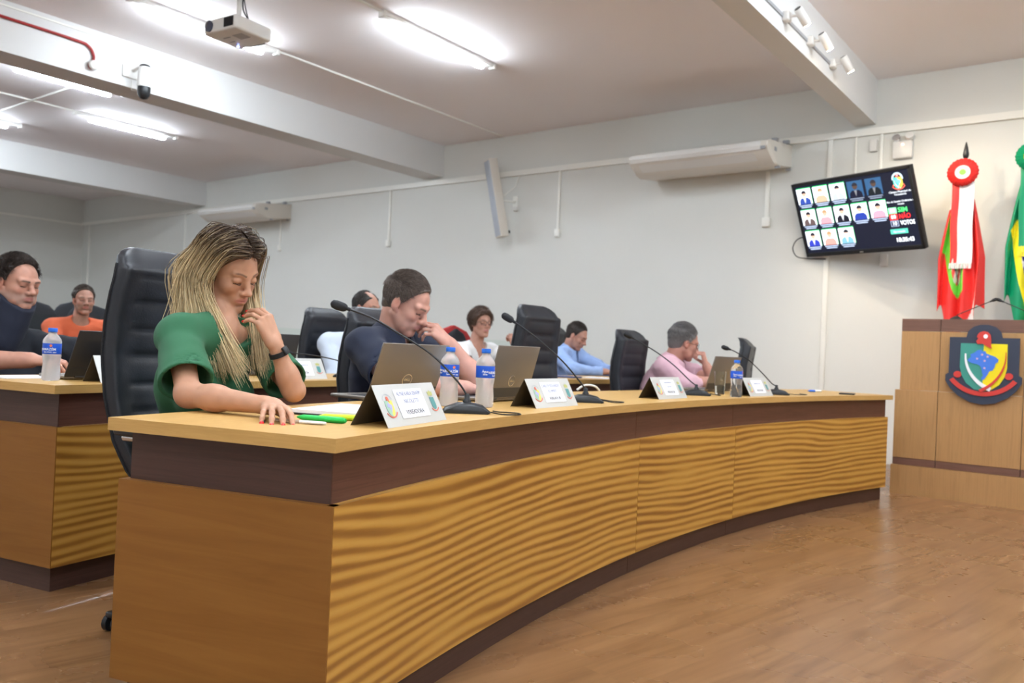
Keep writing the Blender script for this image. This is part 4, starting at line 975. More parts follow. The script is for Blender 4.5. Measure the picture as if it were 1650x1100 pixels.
GRNP = mat('bright green plastic', (.02, .55, .10), .35); YELP = mat('fluorescent yellow green plastic', (.62, .82, .03), .4); CLR = mat('clear pen barrel', (.75, .62, .50), .2, trans=.5)
pen(-1.727, 1.455, math.atan2(1.495-1.41, -1.66+1.80)-.25, GRNP, GRNP, 'bright green highlighter pen beside the nearest nameplate', .008, .15)
pen(-1.735, 1.535, .62, YELP, YELP, 'yellow green highlighter pen behind the green one', .008, .13)
pen(-1.715, 1.375, .45, CLR, M['white_plastic'], 'clear ballpoint pen with a white cap beside the red fingernails', .0045, .145)
pen(-1.815, 1.335, -.6, M['black_plastic'], M['black_plastic'], 'black pen under the hand of the woman in green', .0045, .13)
pen(-2.09, 4.38, 1.2, M['white_plastic'], M['blue_cap'], 'white marker with a blue cap below the microphone of the man in pink', .009, .14)
pen(-1.86, 6.10, 1.0, M['blue_cap'], M['white_plastic'], 'blue and white marker lying at the empty far end of the worktop', .008, .12)
tag(boxo('flat_case', (-.05, .05, -.07, .07, 0, .01), M['black_plastic'], None, .003, loc=(-1.62, 6.05, D1), rotz=.2), 'flat black case at the far end of the front worktop', 'case')
# drinking glass
gl = empty('drinking_glass', (-1.99, 4.70, D1), 0, 'drinking glass a third full of water, left of the clear bottle', 'glass')
bm = B(); lathe(bm, [(.028, .0), (.029, .004), (.034, .135), (.0325, .135), (.0275, .008), (.001, .008)], 28, cap=False); bm_obj('tumbler', bm, M['glass'], gl, 40)
bm = B(); lathe(bm, [(.0271, .0085), (.0288, .05)], 28); bm_obj('water', bm, mat('water', (.95, .97, .98), .0, trans=1, ior=1.2), gl, 40)
# mouse, phone and small things
mo = empty('computer_mouse', (-2.33, 3.02, D1), .4, 'small white computer mouse at the base of the second laptop', 'mouse')
bm = B(); bmesh.ops.create_uvsphere(bm, u_segments=20, v_segments=10, radius=1); bmesh.ops.scale(bm, vec=(.05, .03, .032), verts=bm.verts); bmesh.ops.translate(bm, vec=(0, 0, .006), verts=bm.verts)
bmesh.ops.bisect_plane(bm, geom=bm.verts[:]+bm.edges[:]+bm.faces[:], plane_co=(0, 0, 0), plane_no=(0, 0, 1), clear_inner=True); bm_obj('shell', bm, M['white_plastic'], mo, True)
bm = B(); tube(bm, [(.025, -.003, .034), (.025, .003, .034)], .004, 8); bm_obj('wheel', bm, M['grey_plastic'], mo)
tag(boxo('notebook', (-.10, .10, -.075, .075, 0, .012), mat('blue grey notebook', (.10, .12, .25), .6), None, .003, loc=(-3.56, 5.42, Z2), rotz=.1), 'dark blue notebook under the forearm of the man in light blue', 'notebook')
tag(boxo('paper_stack', (-.11, .11, -.11, .11, 0, .006), M['paper'], None, loc=(-3.46, 5.74, Z2), rotz=.2), 'white papers at the hand of the man in light blue', 'paper')
tag(boxo('mobile_phone', (-.038, .038, -.075, .075, 0, .009), M['black_plastic'], None, .003, loc=(-3.53, 1.30, Z2), rotz=1.2), 'black phone on the rear row in front of the man in the neck brace', 'phone')
tag(boxo('paper_stack', (-.09, .09, -.12, .12, 0, .004), M['paper'], None, loc=(-3.66, 1.50, Z2), rotz=.2), 'white sheet on the rear row beside the misty bottle', 'paper')
# ------------------------------------------------------------------ people: smooth bodies from distance fields
def npv(p): return np.array(p, float)
def nrm(v): v = npv(v); return v/np.linalg.norm(v)
class Vol:
    def __init__(s, lo, hi, h):
        s.h = h; s.lo = npv(lo); s.n = np.ceil((npv(hi)-s.lo)/h).astype(int)+1
        s.f = np.full(s.n, .5, np.float32)
        s.ax = [s.lo[i]+h*np.arange(s.n[i]) for i in range(3)]
    def block(s, lo, hi, pad):
        a = np.clip(np.floor((npv(lo)-pad-s.lo)/s.h).astype(int), 0, s.n); b = np.clip(np.ceil((npv(hi)+pad-s.lo)/s.h).astype(int)+1, 0, s.n)
        if (b <= a).any(): return None
        sl = tuple(slice(a[i], b[i]) for i in range(3))
        X = s.ax[0][sl[0]][:, None, None]; Y = s.ax[1][sl[1]][None, :, None]; Z = s.ax[2][sl[2]][None, None, :]
        return sl, X, Y, Z
    def comb(s, sl, d, k, op):
        a = s.f[sl]; d = d.astype(np.float32)
        if op == 'add': h_ = np.clip(.5+.5*(a-d)/k, 0, 1); s.f[sl] = a+(d-a)*h_-k*h_*(1-h_)
        elif op == 'sub': d = -d; h_ = np.clip(.5-.5*(a-d)/k, 0, 1); s.f[sl] = a+(d-a)*h_+k*h_*(1-h_)
        elif op == 'min': s.f[sl] = np.minimum(a, d)
    def cone(s, a, b, ra, rb, k=.02, op='add'):
        a, b = npv(a), npv(b); r = max(ra, rb); q = s.block(np.minimum(a, b)-r, np.maximum(a, b)+r, k+s.h*2)
        if q is None: return
        sl, X, Y, Z = q; ab = b-a; L2 = ab@ab+1e-12
        t = np.clip(((X-a[0])*ab[0]+(Y-a[1])*ab[1]+(Z-a[2])*ab[2])/L2, 0, 1)
        d = np.sqrt((X-a[0]-t*ab[0])**2+(Y-a[1]-t*ab[1])**2+(Z-a[2]-t*ab[2])**2)-(ra+(rb-ra)*t); s.comb(sl, d, k, op)
    def ell(s, c, r, R=None, k=.02, op='add'):
        c, r = npv(c), npv(r); m = r.max(); q = s.block(c-m, c+m, k+s.h*2)
        if q is None: return
        sl, X, Y, Z = q; X = X-c[0]; Y = Y-c[1]; Z = Z-c[2]
        if R is None: R = np.eye(3)
        u = [(X*R[0, i]+Y*R[1, i]+Z*R[2, i]) for i in range(3)]
        k0 = np.sqrt(sum((u[i]/r[i])**2 for i in range(3))); k1 = np.sqrt(sum((u[i]/r[i]**2)**2 for i in range(3)))+1e-9
        s.comb(sl, k0*(k0-1)/k1, k, op)
    def cut(s, lo, hi, fn):
        q = s.block(lo, hi, 0)
        if q is None: return
        sl, X, Y, Z = q; s.f[sl] = np.maximum(s.f[sl], fn(X, Y, Z).astype(np.float32))
    def wrinkle(s, amp, freq, seed=0):
        rng = np.random.RandomState(seed); X = s.ax[0][:, None, None]; Y = s.ax[1][None, :, None]; Z = s.ax[2][None, None, :]
        m = np.abs(s.f) < .03; w = np.zeros(s.f.shape, np.float32)
        for _ in range(5):
            d = rng.normal(size=3); d /= np.linalg.norm(d); fr = freq*rng.uniform(.5, 1.3); ph = rng.uniform(0, 6)
            w += np.sin(fr*(X*d[0]+Y*d[1]+Z*d[2])+ph+1.5*np.sin(fr*.4*(X*d[2]-Y*d[0]+Z*d[1])+ph)).astype(np.float32)
        s.f += np.where(m, amp*w/2.2, 0)
    def mesh(s):
        f = s.f; neg = f < 0; nx, ny, nz = f.shape
        cnt = np.zeros((nx-1, ny-1, nz-1), np.int8)
        for i in (0, 1):
            for j in (0, 1):
                for k in (0, 1): cnt += neg[i:nx-1+i, j:ny-1+j, k:nz-1+k]
        act = (cnt > 0) & (cnt < 8); I, J, K = np.nonzero(act); ids = np.full(act.shape, -1, np.int32); ids[I, J, K] = np.arange(len(I))
        P = np.zeros((len(I), 3)); W = np.zeros(len(I))
        cs = [(i, j, k) for i in (0, 1) for j in (0, 1) for k in (0, 1)]
        for a in cs:
            for ax in range(3):
                if a[ax]: continue
                b = list(a); b[ax] = 1
                fa = f[I+a[0], J+a[1], K+a[2]]; fb = f[I+b[0], J+b[1], K+b[2]]; m = (fa < 0) != (fb < 0); t = np.where(m, fa/(fa-fb+1e-12), 0)
                for c in range(3): P[:, c] += np.where(m, a[c]+(t if c == ax else 0), 0)
                W += m
        P = (P/W[:, None]+np.stack([I, J, K], 1))*s.h+s.lo
        Q = []
        for ax in range(3):
            b, c = (ax+1) % 3, (ax+2) % 3
            s0 = [slice(1, -1)]*3; s0[ax] = slice(0, -1); s1 = list(s0); s1[ax] = slice(1, None)
            m0 = neg[tuple(s0)]; m1 = neg[tuple(s1)]; E_ = np.nonzero(m0 != m1); flip = m0[E_]
            e = [x.copy() for x in E_]
            for q in range(3):
                if q != ax: e[q] = e[q]+1
            def cell(db, dc):
                z = [x for x in e]; z[b] = z[b]-db; z[c] = z[c]-dc; return ids[z[0], z[1], z[2]]
            q = np.stack([cell(1, 1), cell(0, 1), cell(0, 0), cell(1, 0)], 1); q[~flip] = q[~flip][:, ::-1]; Q.append(q)
        Q = np.concatenate(Q); Q = Q[(Q >= 0).all(1)]
        return P, Q
def np_mesh(name, P, Q, m, parent, cols=None, loc=(0, 0, 0), smooth=True):
    me = bpy.data.meshes.new(name); P = P-npv(loc); me.vertices.add(len(P)); me.vertices.foreach_set('co', P.astype(np.float32).ravel())
    n = Q.shape[1]; me.loops.add(Q.size); me.loops.foreach_set('vertex_index', Q.astype(np.int32).ravel()); me.polygons.add(len(Q))
    me.polygons.foreach_set('loop_start', (np.arange(len(Q))*n).astype(np.int32)); me.update(calc_edges=True); me.validate()
    if smooth: me.polygons.foreach_set('use_smooth', [True]*len(me.polygons))
    if cols is not None:
        ca_ = me.color_attributes.new('Col', 'FLOAT_COLOR', 'POINT'); ca_.data.foreach_set('color', np.concatenate([cols, np.ones((len(cols), 1))], 1).astype(np.float32).ravel())
    return link(name, me, m, parent)
def rotm(yaw, pitch, roll):
    c, s = math.cos, math.sin
    Rz = np.array([[c(yaw), -s(yaw), 0], [s(yaw), c(yaw), 0], [0, 0, 1]]); Ry = np.array([[c(pitch), 0, s(pitch)], [0, 1, 0], [-s(pitch), 0, c(pitch)]]); Rx = np.array([[1, 0, 0], [0, c(roll), -s(roll)], [0, s(roll), c(roll)]])
    return Rz @ Ry @ Rx
class Head:
    def __init__(s, c, yaw, pitch, roll, sc_=1., wide=1., jaw=1., male=True):
        s.male = male; s.c = npv(c); s.R = rotm(yaw, pitch, roll); s.s = sc_; s.w = wide; s.j = jaw
    def P(s, p): p = npv(p)*s.s; p[1] *= s.w; return s.c+s.R @ p
    def L(s, P): q = ((P-s.c) @ s.R)/s.s; q[..., 1] /= s.w; return q
    def build(s, v, female=False):
        S = s.s; P = s.P; R = s.R; W = s.w
        def e(c, r, k=.015, op='add'): v.ell(P(c), npv(r)*S*npv((1, W, 1)), R, k*S, op)
        def c_(a, b, ra, rb, k=.012, op='add'): v.cone(P(a), P(b), ra*S, rb*S, k*S, op)
        e((-.018, 0, .035), (.093, .0745, .088)); e((.025, 0, .03), (.066, .064, .070)); e((.028, 0, -.025), (.058, .058*s.j, .075))
        e((.045, 0, -.078), (.040, .040*s.j, .030)); c_((.072, -.008, -.100), (.072, .008, -.100), .0165, .0165)
        for y in (-1, 1):
            c_((-.002, y*.056*s.j, -.045), (.062, y*.016, -.098), .016, .015, .02); e((.058, y*.036, -.024), (.024, .023, .022), .02)
            c_((.073, y*.042, .0245), (.083, y*.012, .0215), .0085, .009, .012)
            e((.101, y*.031, .005), (.019, .0155, .0125), .012, 'sub'); e((.0775, y*.031, .0035), (.0125, .0165, .0125), .004)
            c_((.0875, y*.021, -.0035), (.0875, y*.040, -.0045), .0022, .0018, .002, 'sub')
            e((.0985, y*.0125, -.0345), (.011, .0075, .0075), .006)
            e((.105, y*.007, -.0425), (.005, .0035, .0035), .003, 'sub')
            e((-.006, y*.0775, -.003), (.019, .0075, .031), .005); e((-.001, y*.086, .003), (.010, .006, .018), .004, 'sub'); e((.006, y*.071, -.028), (.009, .006, .010), .006)
        if s.male:
            c_((.084, 0, .022), (.107, 0, -.022), .009, .0115, .014); e((.113, 0, -.031), (.0135, .0125, .011), .008)
            for y in (-1, 1): c_((.078, y*.044, .022), (.089, y*.012, .019), .0105, .011, .012); e((.099, y*.0145, -.035), (.012, .0085, .009), .006); e((.045, y*.040*s.j, -.070), (.026, .018, .026), .02)
        else:
            c_((.082, 0, .022), (.104, 0, -.022), .0075, .0095, .014); e((.110, 0, -.030), (.0125, .0105, .0095), .008)
        e((.070, 0, -.060), (.030, .032, .026), .015)
        c_((.088, -.020, -.0600), (.0985, 0, -.0555), .0038, .0052, .005); c_((.088, .020, -.0600), (.0985, 0, -.0555), .0038, .0052, .005)
        c_((.088, -.017, -.0655), (.0955, 0, -.0680), .0042, .0066, .005); c_((.088, .017, -.0655), (.0955, 0, -.0680), .0042, .0066, .005)
        c_((.092, -.022, -.0625), (.1045, 0, -.0618), .0014, .0016, .0015, 'sub'); c_((.092, .022, -.0625), (.1045, 0, -.0618), .0014, .0016, .0015, 'sub')
        c_((.088, -.01, -.081), (.088, .01, -.081), .004, .004, .006, 'sub')
    def colours(s, P, skin, lips=(.42, .13, .11), brow=(.08, .05, .035), beard=None, blush=.12):
        q = s.L(P); x, y, z = q.T; ya = np.abs(y); C_ = np.tile(npv(skin), (len(P), 1)); rng = np.random.RandomState(1)
        C_ *= (1+.05*np.sin(P[:, :1]*90+3*np.sin(P[:, 1:2]*70)) * np.cos(P[:, 2:3]*110))
        face_ok = (np.sqrt((x/.118)**2+(y/.092)**2+((z-.01)/.14)**2) < 1.02)
        def mixc(w, col): w = w*face_ok; C_[:] = C_*(1-w[:, None])+npv(col)*w[:, None]
        red = npv(skin)*npv((1.12, .72, .68))
        mixc(np.clip(1-np.sqrt(((x-.07)/.05)**2+((ya-.042)/.025)**2+((z+.025)/.026)**2), 0, 1)*blush*1.8, red)
        mixc(np.clip(1-np.sqrt(((x-.112)/.025)**2+(y/.02)**2+((z+.03)/.02)**2), 0, 1)*blush*2.4, red)
        mixc(np.clip(1-np.sqrt(((x)/.04)**2+((ya-.08)/.015)**2+((z)/.04)**2), 0, 1)*blush*2.4, red)
        if beard is not None:
            w = np.clip((-.028-z)/.02, 0, 1)*np.clip((x+.01)/.02, 0, 1)*(z > -.125); w = np.where((ya < .022) & (z > -.073) & (z < -.05), w*.25, w); mixc(w*beard[3], beard[:3])
        mixc(np.clip(1.25-np.sqrt((y/.024)**2+((z+.062)/.0105)**2), 0, 1)**.5*((x > .085) & (x < .115))*np.clip((1.25-np.sqrt((y/.024)**2+((z+.062)/.0105)**2))*4, 0, 1), lips)
        bt = .0042 if s.male else .0030; bz = (.0185 if s.male else .0225)+(.003 if s.male else .006)*np.sin((ya-.012)/.04*PI*.8); mixc(np.clip(1.4-np.abs(z-bz)/bt, 0, 1)*((ya > .012) & (ya < .050) & (x > .045))*np.clip((.052-ya)/.012, 0, 1), brow)
        mixc(.22*np.clip(1.2-np.sqrt(((ya-.031)/.02)**2+((z-.006)/.010)**2), 0, 1)*(x > .06), npv(skin)*npv((.72, .55, .5)))
        mixc(np.clip(1.3-np.abs(z+.0045+.0015*np.cos((ya-.031)/.012))/.0022, 0, 1)*((ya > .017) & (ya < .044) & (x > .07)), (.02, .012, .01))
        return C_
def lash(head, parent, col_mat_, r=.0011):
    for y in (-1, 1):
        bm = B(); tube(bm, spline([head.P((.0865, y*.0185, -.004)), head.P((.0915, y*.026, -.0066)), head.P((.0915, y*.034, -.0066)), head.P((.0855, y*.0435, -.003))], 5), r*head.s, 5); bm_obj('eyelashes', bm, col_mat_, parent, True)
SK = mat('dark brown hair line', (.03, .018, .012), .6)
SKIN = col_mat('skin', .48, sss=.12, spec=.35, bump=.08, bscale=700)
def hair_mat(): return col_mat('hair', .42, spec=.35)
HAIR = hair_mat()
def cloth_m(name, col, rough=.88, bump=.25, sc_=900, sheen=.04): return mat(name, col, rough, bump=bump, bscale=sc_, sheen=sheen)
def hairline(head, rec=0., low=-.055, side=.0, bald=None):
    def ok(q):
        x, y, z = q[..., 0], q[..., 1], q[..., 2]
        lim = np.where(x < -.03, low, np.where(x < .018, .012+side, .012+side+(x-.018)*1.45+rec*np.clip((x-.018)/.03, 0, 1)))
        d = lim-z+.0035*np.sin(x*330+y*190+z*120)*np.sin(y*260-z*210)
        if bald is not None: d = np.maximum(d, np.minimum(np.minimum(x-bald[0], z-bald[1]), bald[2]-np.abs(y)))
        return d
    return ok
def cap_mesh(head, ok, thick, h, name, parent, col, seed=0, lump=0., loc=(0, 0, 0), top=0.):
    c = head.P((-.015, 0, .035)); v = Vol(c-.15*head.s, c+.15*head.s, h)
    v.ell(head.P((-.018, 0, .035+top/2)), (npv((.093, .0745, .088+top/2))+thick)*head.s*npv((1, head.w, 1)), head.R, .01); v.ell(head.P((.025, 0, .034)), (npv((.066, .064, .072))+thick)*head.s*npv((1, head.w, 1)), head.R, .012*head.s)
    v.ell(head.P((-.045, 0, -.02)), (npv((.055, .052, .055))+thick*.7)*head.s, head.R, .02)
    if lump: v.wrinkle(lump, 220, seed)
    X = v.ax[0][:, None, None]+0*v.f; Y = v.ax[1][None, :, None]+0*v.f; Z = v.ax[2][None, None, :]+0*v.f
    q = head.L(np.stack([X, Y, Z], -1)); v.f = np.maximum(v.f, (ok(q)*.9).astype(np.float32))
    P, Q = v.mesh(); rng = np.random.RandomState(seed)
    C_ = npv(col)[None]*(1+.12*(np.sin(P[:, :1]*300+P[:, 2:3]*170+2*np.sin(P[:, 1:2]*260))*.5)); return np_mesh(name, P, Q, HAIR, parent, np.clip(C_, 0, 1), loc)
def strands(name, paths, rad, cols, parent, loc=(0, 0, 0), side=3):
    """paths N x K x 3, rad N x K, cols N x K x 3"""
    N, K, _ = paths.shape; T = np.gradient(paths, axis=1); T /= np.linalg.norm(T, axis=2, keepdims=True)+1e-9
    up = np.array([.3, .5, .81]); A = np.cross(T, up); A /= np.linalg.norm(A, axis=2, keepdims=True)+1e-9; Bq = np.cross(T, A)
    V = np.stack([paths+rad[..., None]*(math.cos(2*PI*k/side)*A+math.sin(2*PI*k/side)*Bq) for k in range(side)], 2).reshape(-1, 3)
    C_ = np.repeat(cols.reshape(-1, 3), side, 0); n, k, j = np.meshgrid(np.arange(N), np.arange(K-1), np.arange(side), indexing='ij'); base = (n*K+k)*side
    Q = np.stack([base+j, base+(j+1) % side, base+side+(j+1) % side, base+side+j], -1).reshape(-1, 4); return np_mesh(name, V, Q, HAIR, parent, C_, loc)
def short_hair(head, ok, n, length, thick, col, col2, parent, seed=0, loc=(0, 0, 0), flow=(1, 0, -.2), lift=.25, r=.0007, curl=0., grey=None, top=0.):
    rng = np.random.RandomState(seed); d = rng.normal(size=(n*6, 3)); d /= np.linalg.norm(d, axis=1, keepdims=True)
    q = d*(npv((.093, .0745, .088+top/2))+thick*1.02)+npv((-.018, 0, .035+top/2))
    q2 = d*(npv((.066, .064, .072))+thick*1.02)+npv((.025, 0, .034)); in2 = (((q-npv((.025, 0, .034)))/(npv((.066, .064, .072))+thick*1.02))**2).sum(1) < 1; q = np.where(in2[:, None], q2, q)
    keep = ok(q) < -.002; q = q[keep][:n]; d = d[keep][:n]; N = len(q); K = 5
    fl = npv(flow)[None]+rng.normal(size=(N, 3))*.35; fl[:, 2] -= np.where(q[:, 2] < .08, .9, 0); fl[:, 0] *= np.where(q[:, 2] < .05, .2, 1)
    nrm_ = d; t = fl-nrm_*np.sum(fl*nrm_, 1, keepdims=True); t /= np.linalg.norm(t, axis=1, keepdims=True); L_ = length*rng.uniform(.6, 1.2, (N, 1))
    L_ = L_*np.where(q[:, 2:3] < .05, .55, 1)
    pts = []
    for k in range(K):
        u = k/(K-1); off = nrm_*lift*L_*u**.8*(1-.5*u); wob = curl*np.stack([np.sin(u*7+q[:, 0]*90), np.cos(u*6+q[:, 1]*80), np.sin(u*5+q[:, 2]*70)], 1) if curl else 0
        pts.append(q+t*L_*u+off+wob)
    pts = np.stack(pts, 1); pts[..., 1] *= head.w; W = head.c+(pts*head.s) @ head.R.T
    cc = npv(col)+(npv(col2)-npv(col))*rng.uniform(0, 1, (N, 1)); 
    if grey is not None: g = np.clip(grey(q), 0, 1)[:, None]*rng.uniform(.5, 1, (N, 1)); cc = cc*(1-g)+npv((.42, .42, .42))*g
    cols = np.repeat(cc[:, None], K, 1); rad = np.tile(np.linspace(1, .35, K)*r, (N, 1)); return strands('hair_strands', W, rad, cols, parent, loc)

def hand(v, wrist, fx, back, left, curls=None, thumb=(.5, .2), s=1., spread=.05, k=.005):
    """wrist -> knuckles along fx, back-of-hand normal, left hand or right; curls: four (mcp, pip, dip)"""
    fx = nrm(fx); z = npv(back)-fx*(fx @ npv(back)); z = nrm(z); y = np.cross(z, fx)  # y to the hand's own left seen from the back
    ts = -1. if left else 1.                       # thumb side: right hand thumb to +y (left), left hand thumb to -y
    w = npv(wrist); tips = []
    T = lambda a, b, c: w+s*(fx*a+y*b*ts+z*c)
    kn = [(.092, .026, .0), (.095, .006, .003), (.090, -.014, .001), (.082, -.032, -.003)]; fl = [(.043, .026, .021), (.048, .029, .022), (.044, .027, .021), (.034, .021, .018)]; rr = [.0088, .0090, .0085, .0075]
    curls = curls or [(.25, .5, .3)]*4
    for (a, b, c), r in zip(kn, rr): v.cone(T(.0, b*.55, 0), T(a, b, c), .0145*s, (r+.0015)*s, .012*s)
    v.cone(T(.01, -.014, -.006), T(.07, -.022, -.006), .015*s, .012*s, .012*s); v.cone(T(.02, .02, -.008), T(.075, .012, -.008), .014*s, .011*s, .012*s)
    for i in range(4):
        p = T(*kn[i]); ang = 0; sp = (1.5-i)*spread
        for j in range(3):
            ang += curls[i][j]; d = fx*math.cos(ang)-z*math.sin(ang); d = nrm(d+y*ts*sp*(math.cos(ang)))
            q = p+d*fl[i][j]*s; r0 = rr[i]*(1-.08*j)*s; v.cone(p, q, r0, r0*.92, k*s); p = q
        nz = nrm(z*math.cos(ang)+fx*math.sin(ang)); tips.append((p, d, nz, r0))
    a, b = thumb
    p = T(.018, .022, -.008); d1 = nrm(fx*math.cos(a)+y*ts*math.sin(a)-z*b); q = p+d1*.042*s; v.cone(p, q, .0145*s, .0115*s, .012*s)
    d2 = nrm(d1*1.0+fx*.25-z*b*.4); q2 = q+d2*.032*s; v.cone(q, q2, .0112*s, .0098*s, k*s); d3 = nrm(d2+fx*.2-z*b*.3); q3 = q2+d3*.024*s; v.cone(q2, q3, .0098*s, .0082*s, k*s)
    tips.append((q3, d3, nrm(z+y*ts*.5), .008*s)); return tips
def bez(a, b, c): return a

class Person:
    def __init__(s, label, head, SL, SR, pelvis, arms, h=.0045, skin=(.45, .24, .16), build=1., neck_r=.054, loc=None, name='person', fem=False, fat=0.):
        s.hd = head; s.SL, s.SR, s.PV = npv(SL), npv(SR), npv(pelvis); s.arms = arms; s.h = h; s.skin = skin; s.b = build; s.nr = neck_r; s.fem = fem; s.fat = fat
        s.loc = npv((s.PV[0], s.PV[1], 0)); s.S = (s.SL+s.SR)/2; s.lat = nrm(s.SL-s.SR); s.up = nrm(s.S-s.PV); s.fwd = nrm(np.cross(s.lat, s.up)); s.up = np.cross(s.fwd, s.lat); s.R = np.stack([s.fwd, s.lat, s.up], 1); s.label = label
        s.tips = {}
    def at(s, o, f, l, u): return o+s.fwd*f+s.lat*l+s.up*u
    def torso(s, v, g):
        b = s.b; S, P = s.S, s.PV; L_ = np.linalg.norm(S-P)
        v.ell(s.at(S, -.005, 0, -.13), (.105*b+g+s.fat*.4, .165*b+g, .17+g), s.R, .04); v.ell(s.at(P, .0+s.fat*.5, 0, .19), (.105*b+g+s.fat, .15*b+g+s.fat*.5, .19+g), s.R, .05); v.ell(s.at(P, .0, 0, .03), (.125*b+g+s.fat, .17*b+g+s.fat*.5, .12+g), s.R, .04)
        v.cone(s.SL, s.SR, .056*b+g, .056*b+g, .05); v.ell(s.at(S, -.045, 0, -.06), (.06+g, .14*b+g, .10+g), s.R, .04)
        nb = s.at(S, -.01, 0, .045)
        for q in (s.SL, s.SR): v.cone(nb, q+s.up*.0, .042+g, .046*b+g, .04)
        if s.fem:
            for y in (-1, 1): v.ell(s.at(S, .085, y*.072, -.165), (.06+g, .065+g, .062+g), s.R, .03)
    def bounds(s, g=.1):
        pts = [s.hd.c, s.hd.c+npv((0, 0, .14)), s.PV, s.SL, s.SR, s.PV+s.fwd*.2]+[npv(q) for a in s.arms for q in (a['e'], a['w'], npv(a['w'])+nrm(a['fx'])*.16)]
        pts = np.array(pts); return pts.min(0)-g, pts.max(0)+g
    def body(s, h=None):
        h = h or s.h; lo, hi = s.bounds(); lo[2] = max(lo[2], .45); v = Vol(lo, hi, h); s.torso(v, -.014)
        nb = s.at(s.S, -.015, 0, .0); H_ = s.hd; v.cone(nb, H_.P((-.028, 0, -.05)), s.nr*1.06, s.nr, .035)
        v.cone(s.at(s.S, .0, 0, .02), H_.P((-.005, 0, -.06)), s.nr*.85, s.nr*.75, .03)
        H_.build(v)
        for a in s.arms:
            sh = s.SL if a['side'] == 'L' else s.SR; e, w = npv(a['e']), npv(a['w']); k_ = a.get('k', 1.)*s.b**.7; fx = nrm(a['fx'])
            v.cone(sh, e, .048*k_, .039*k_, .03); v.cone(e, e+(w-e)*.35, .040*k_, .0415*k_, .03); v.cone(e+(w-e)*.3, w, .0415*k_, .0255*k_, .02); v.cone(w-(w-e)*.1, w+fx*.012, .0255*k_, .024*k_, .015)
            s.tips[a['side']] = hand(v, w+fx*.008, fx, a['back'], a['side'] == 'L', a.get('curls'), a.get('thumb', (.5, .2)), a.get('hs', 1.)*1.03, a.get('spread', .05))
        P, Q = v.mesh(); C_ = s.hd.colours(P, s.skin, **s.face)
        for sd, tp in s.tips.items():
            for p, d, nz, r in tp:
                dd = np.linalg.norm(P-(p+nz*r*.6), axis=1)
                if s.nails is not None: m = (np.linalg.norm((P-(p+d*r*.2+nz*r*.75))*1., axis=1) < r*1.0) & (((P-p) @ nz) > r*.15); C_[m] = s.nails
        for a in s.arms:                          # slightly redder knuckles
            pass
        s.e = empty('person', tuple(s.loc), 0, s.label, 'person')
        s.bo = np_mesh('body', P, Q, SKIN, s.e, C_, s.loc); lash(s.hd, s.bo, SK); s.bo.location = (0, 0, 0)
        for c in s.bo.children:
            c.location = -Vector(s.loc)
        return s.e
    face = {}; nails = None
    def shirt(s, name, m, sleeve=.6, neck=(.07, .075, .05), vneck=0., h=.006, g=.004, loose=.0, wr=.0018, hollow=True, collar=None, hem=.46, seed=1, long_=False, cuff=.97, open_=True):
        lo, hi = s.bounds(.12); lo[2] = hem; hi[2] = s.S[2]+.14; v = Vol(lo, hi, h); s.torso(v, g)
        for a in s.arms:
            sh = s.SL if a['side'] == 'L' else s.SR; e, w = npv(a['e']), npv(a['w']); k_ = a.get('k', 1.)*s.b**.7
            if long_:
                v.cone(sh, e, .058*k_+g, .050*k_+g, .03); v.cone(e, e+(w-e)*cuff, .050*k_+g, .036*k_+g, .02)
            else:
                q = sh+(e-sh)*sleeve; v.cone(sh, q, .055*k_+g, (.050+loose)*k_+g, .025)
        if wr: v.wrinkle(wr, 42, seed); v.wrinkle(wr*.5, 95, seed+3)
        for a in s.arms:
            sh = s.SL if a['side'] == 'L' else s.SR; e, w = npv(a['e']), npv(a['w']); k_ = a.get('k', 1.)*s.b**.7
            if long_: c0, d = e+(w-e)*(cuff+.0), nrm(w-e)
            else: c0, d = sh+(e-sh)*sleeve, nrm(e-sh)
            rr = (.056+loose)*k_+g+.02
            v.cut(c0-rr*1.6, c0+rr*1.6, lambda X, Y, Z: np.minimum((X-c0[0])*d[0]+(Y-c0[1])*d[1]+(Z-c0[2])*d[2], rr*1.25-np.sqrt((X-c0[0])**2+(Y-c0[1])**2+(Z-c0[2])**2)))
            if hollow and not long_: v.cone(c0-d*.035, c0+d*.03, (.040+loose*.8)*k_+g, (.046+loose)*k_+g-.006, .004, 'sub')
        # neck opening
        nc = s.at(s.S, .015, 0, .06); v.ell(nc, (neck[0], neck[1], neck[2]), s.R, .008, 'sub')
        if vneck:
            for t in np.linspace(0, 1, 6): v.ell(s.at(s.S, .07+.03*t, 0, .03-vneck*t), (.06, .055*(1-t)+.004, .03), s.R, .006, 'sub')
        P, Q = v.mesh(); o = np_mesh(name, P, Q, m, s.e, None, s.loc); return o
    def legs(s, m, shoe):
        b = s.b; P = s.PV; f = npv((math.cos(s.yaw), math.sin(s.yaw), 0)) if hasattr(s, 'yaw') else nrm(npv((s.fwd[0], s.fwd[1], 0))); l = np.cross((0, 0, 1), f)
        pts = []; v = Vol(P+npv((-.3, -.3, -.5)) - abs(f)*.35, P+npv((.3, .3, .15))+abs(f)*.45, .012); v.ell(P, (.15*b, .17*b, .11), None, .03)
        for y in (-1, 1):
            hp = P+l*y*.085; kn = P+f*.40+l*y*.10+npv((0, 0, -.0)); kn[2] = .49; an = kn+f*.02; an[2] = .10; v.cone(hp, kn, .085*b, .062, .03); v.cone(kn, an, .060, .048, .03); pts.append(an)
        Pm, Q = v.mesh(); np_mesh('trousers', Pm, Q, m, s.e, None, s.loc)
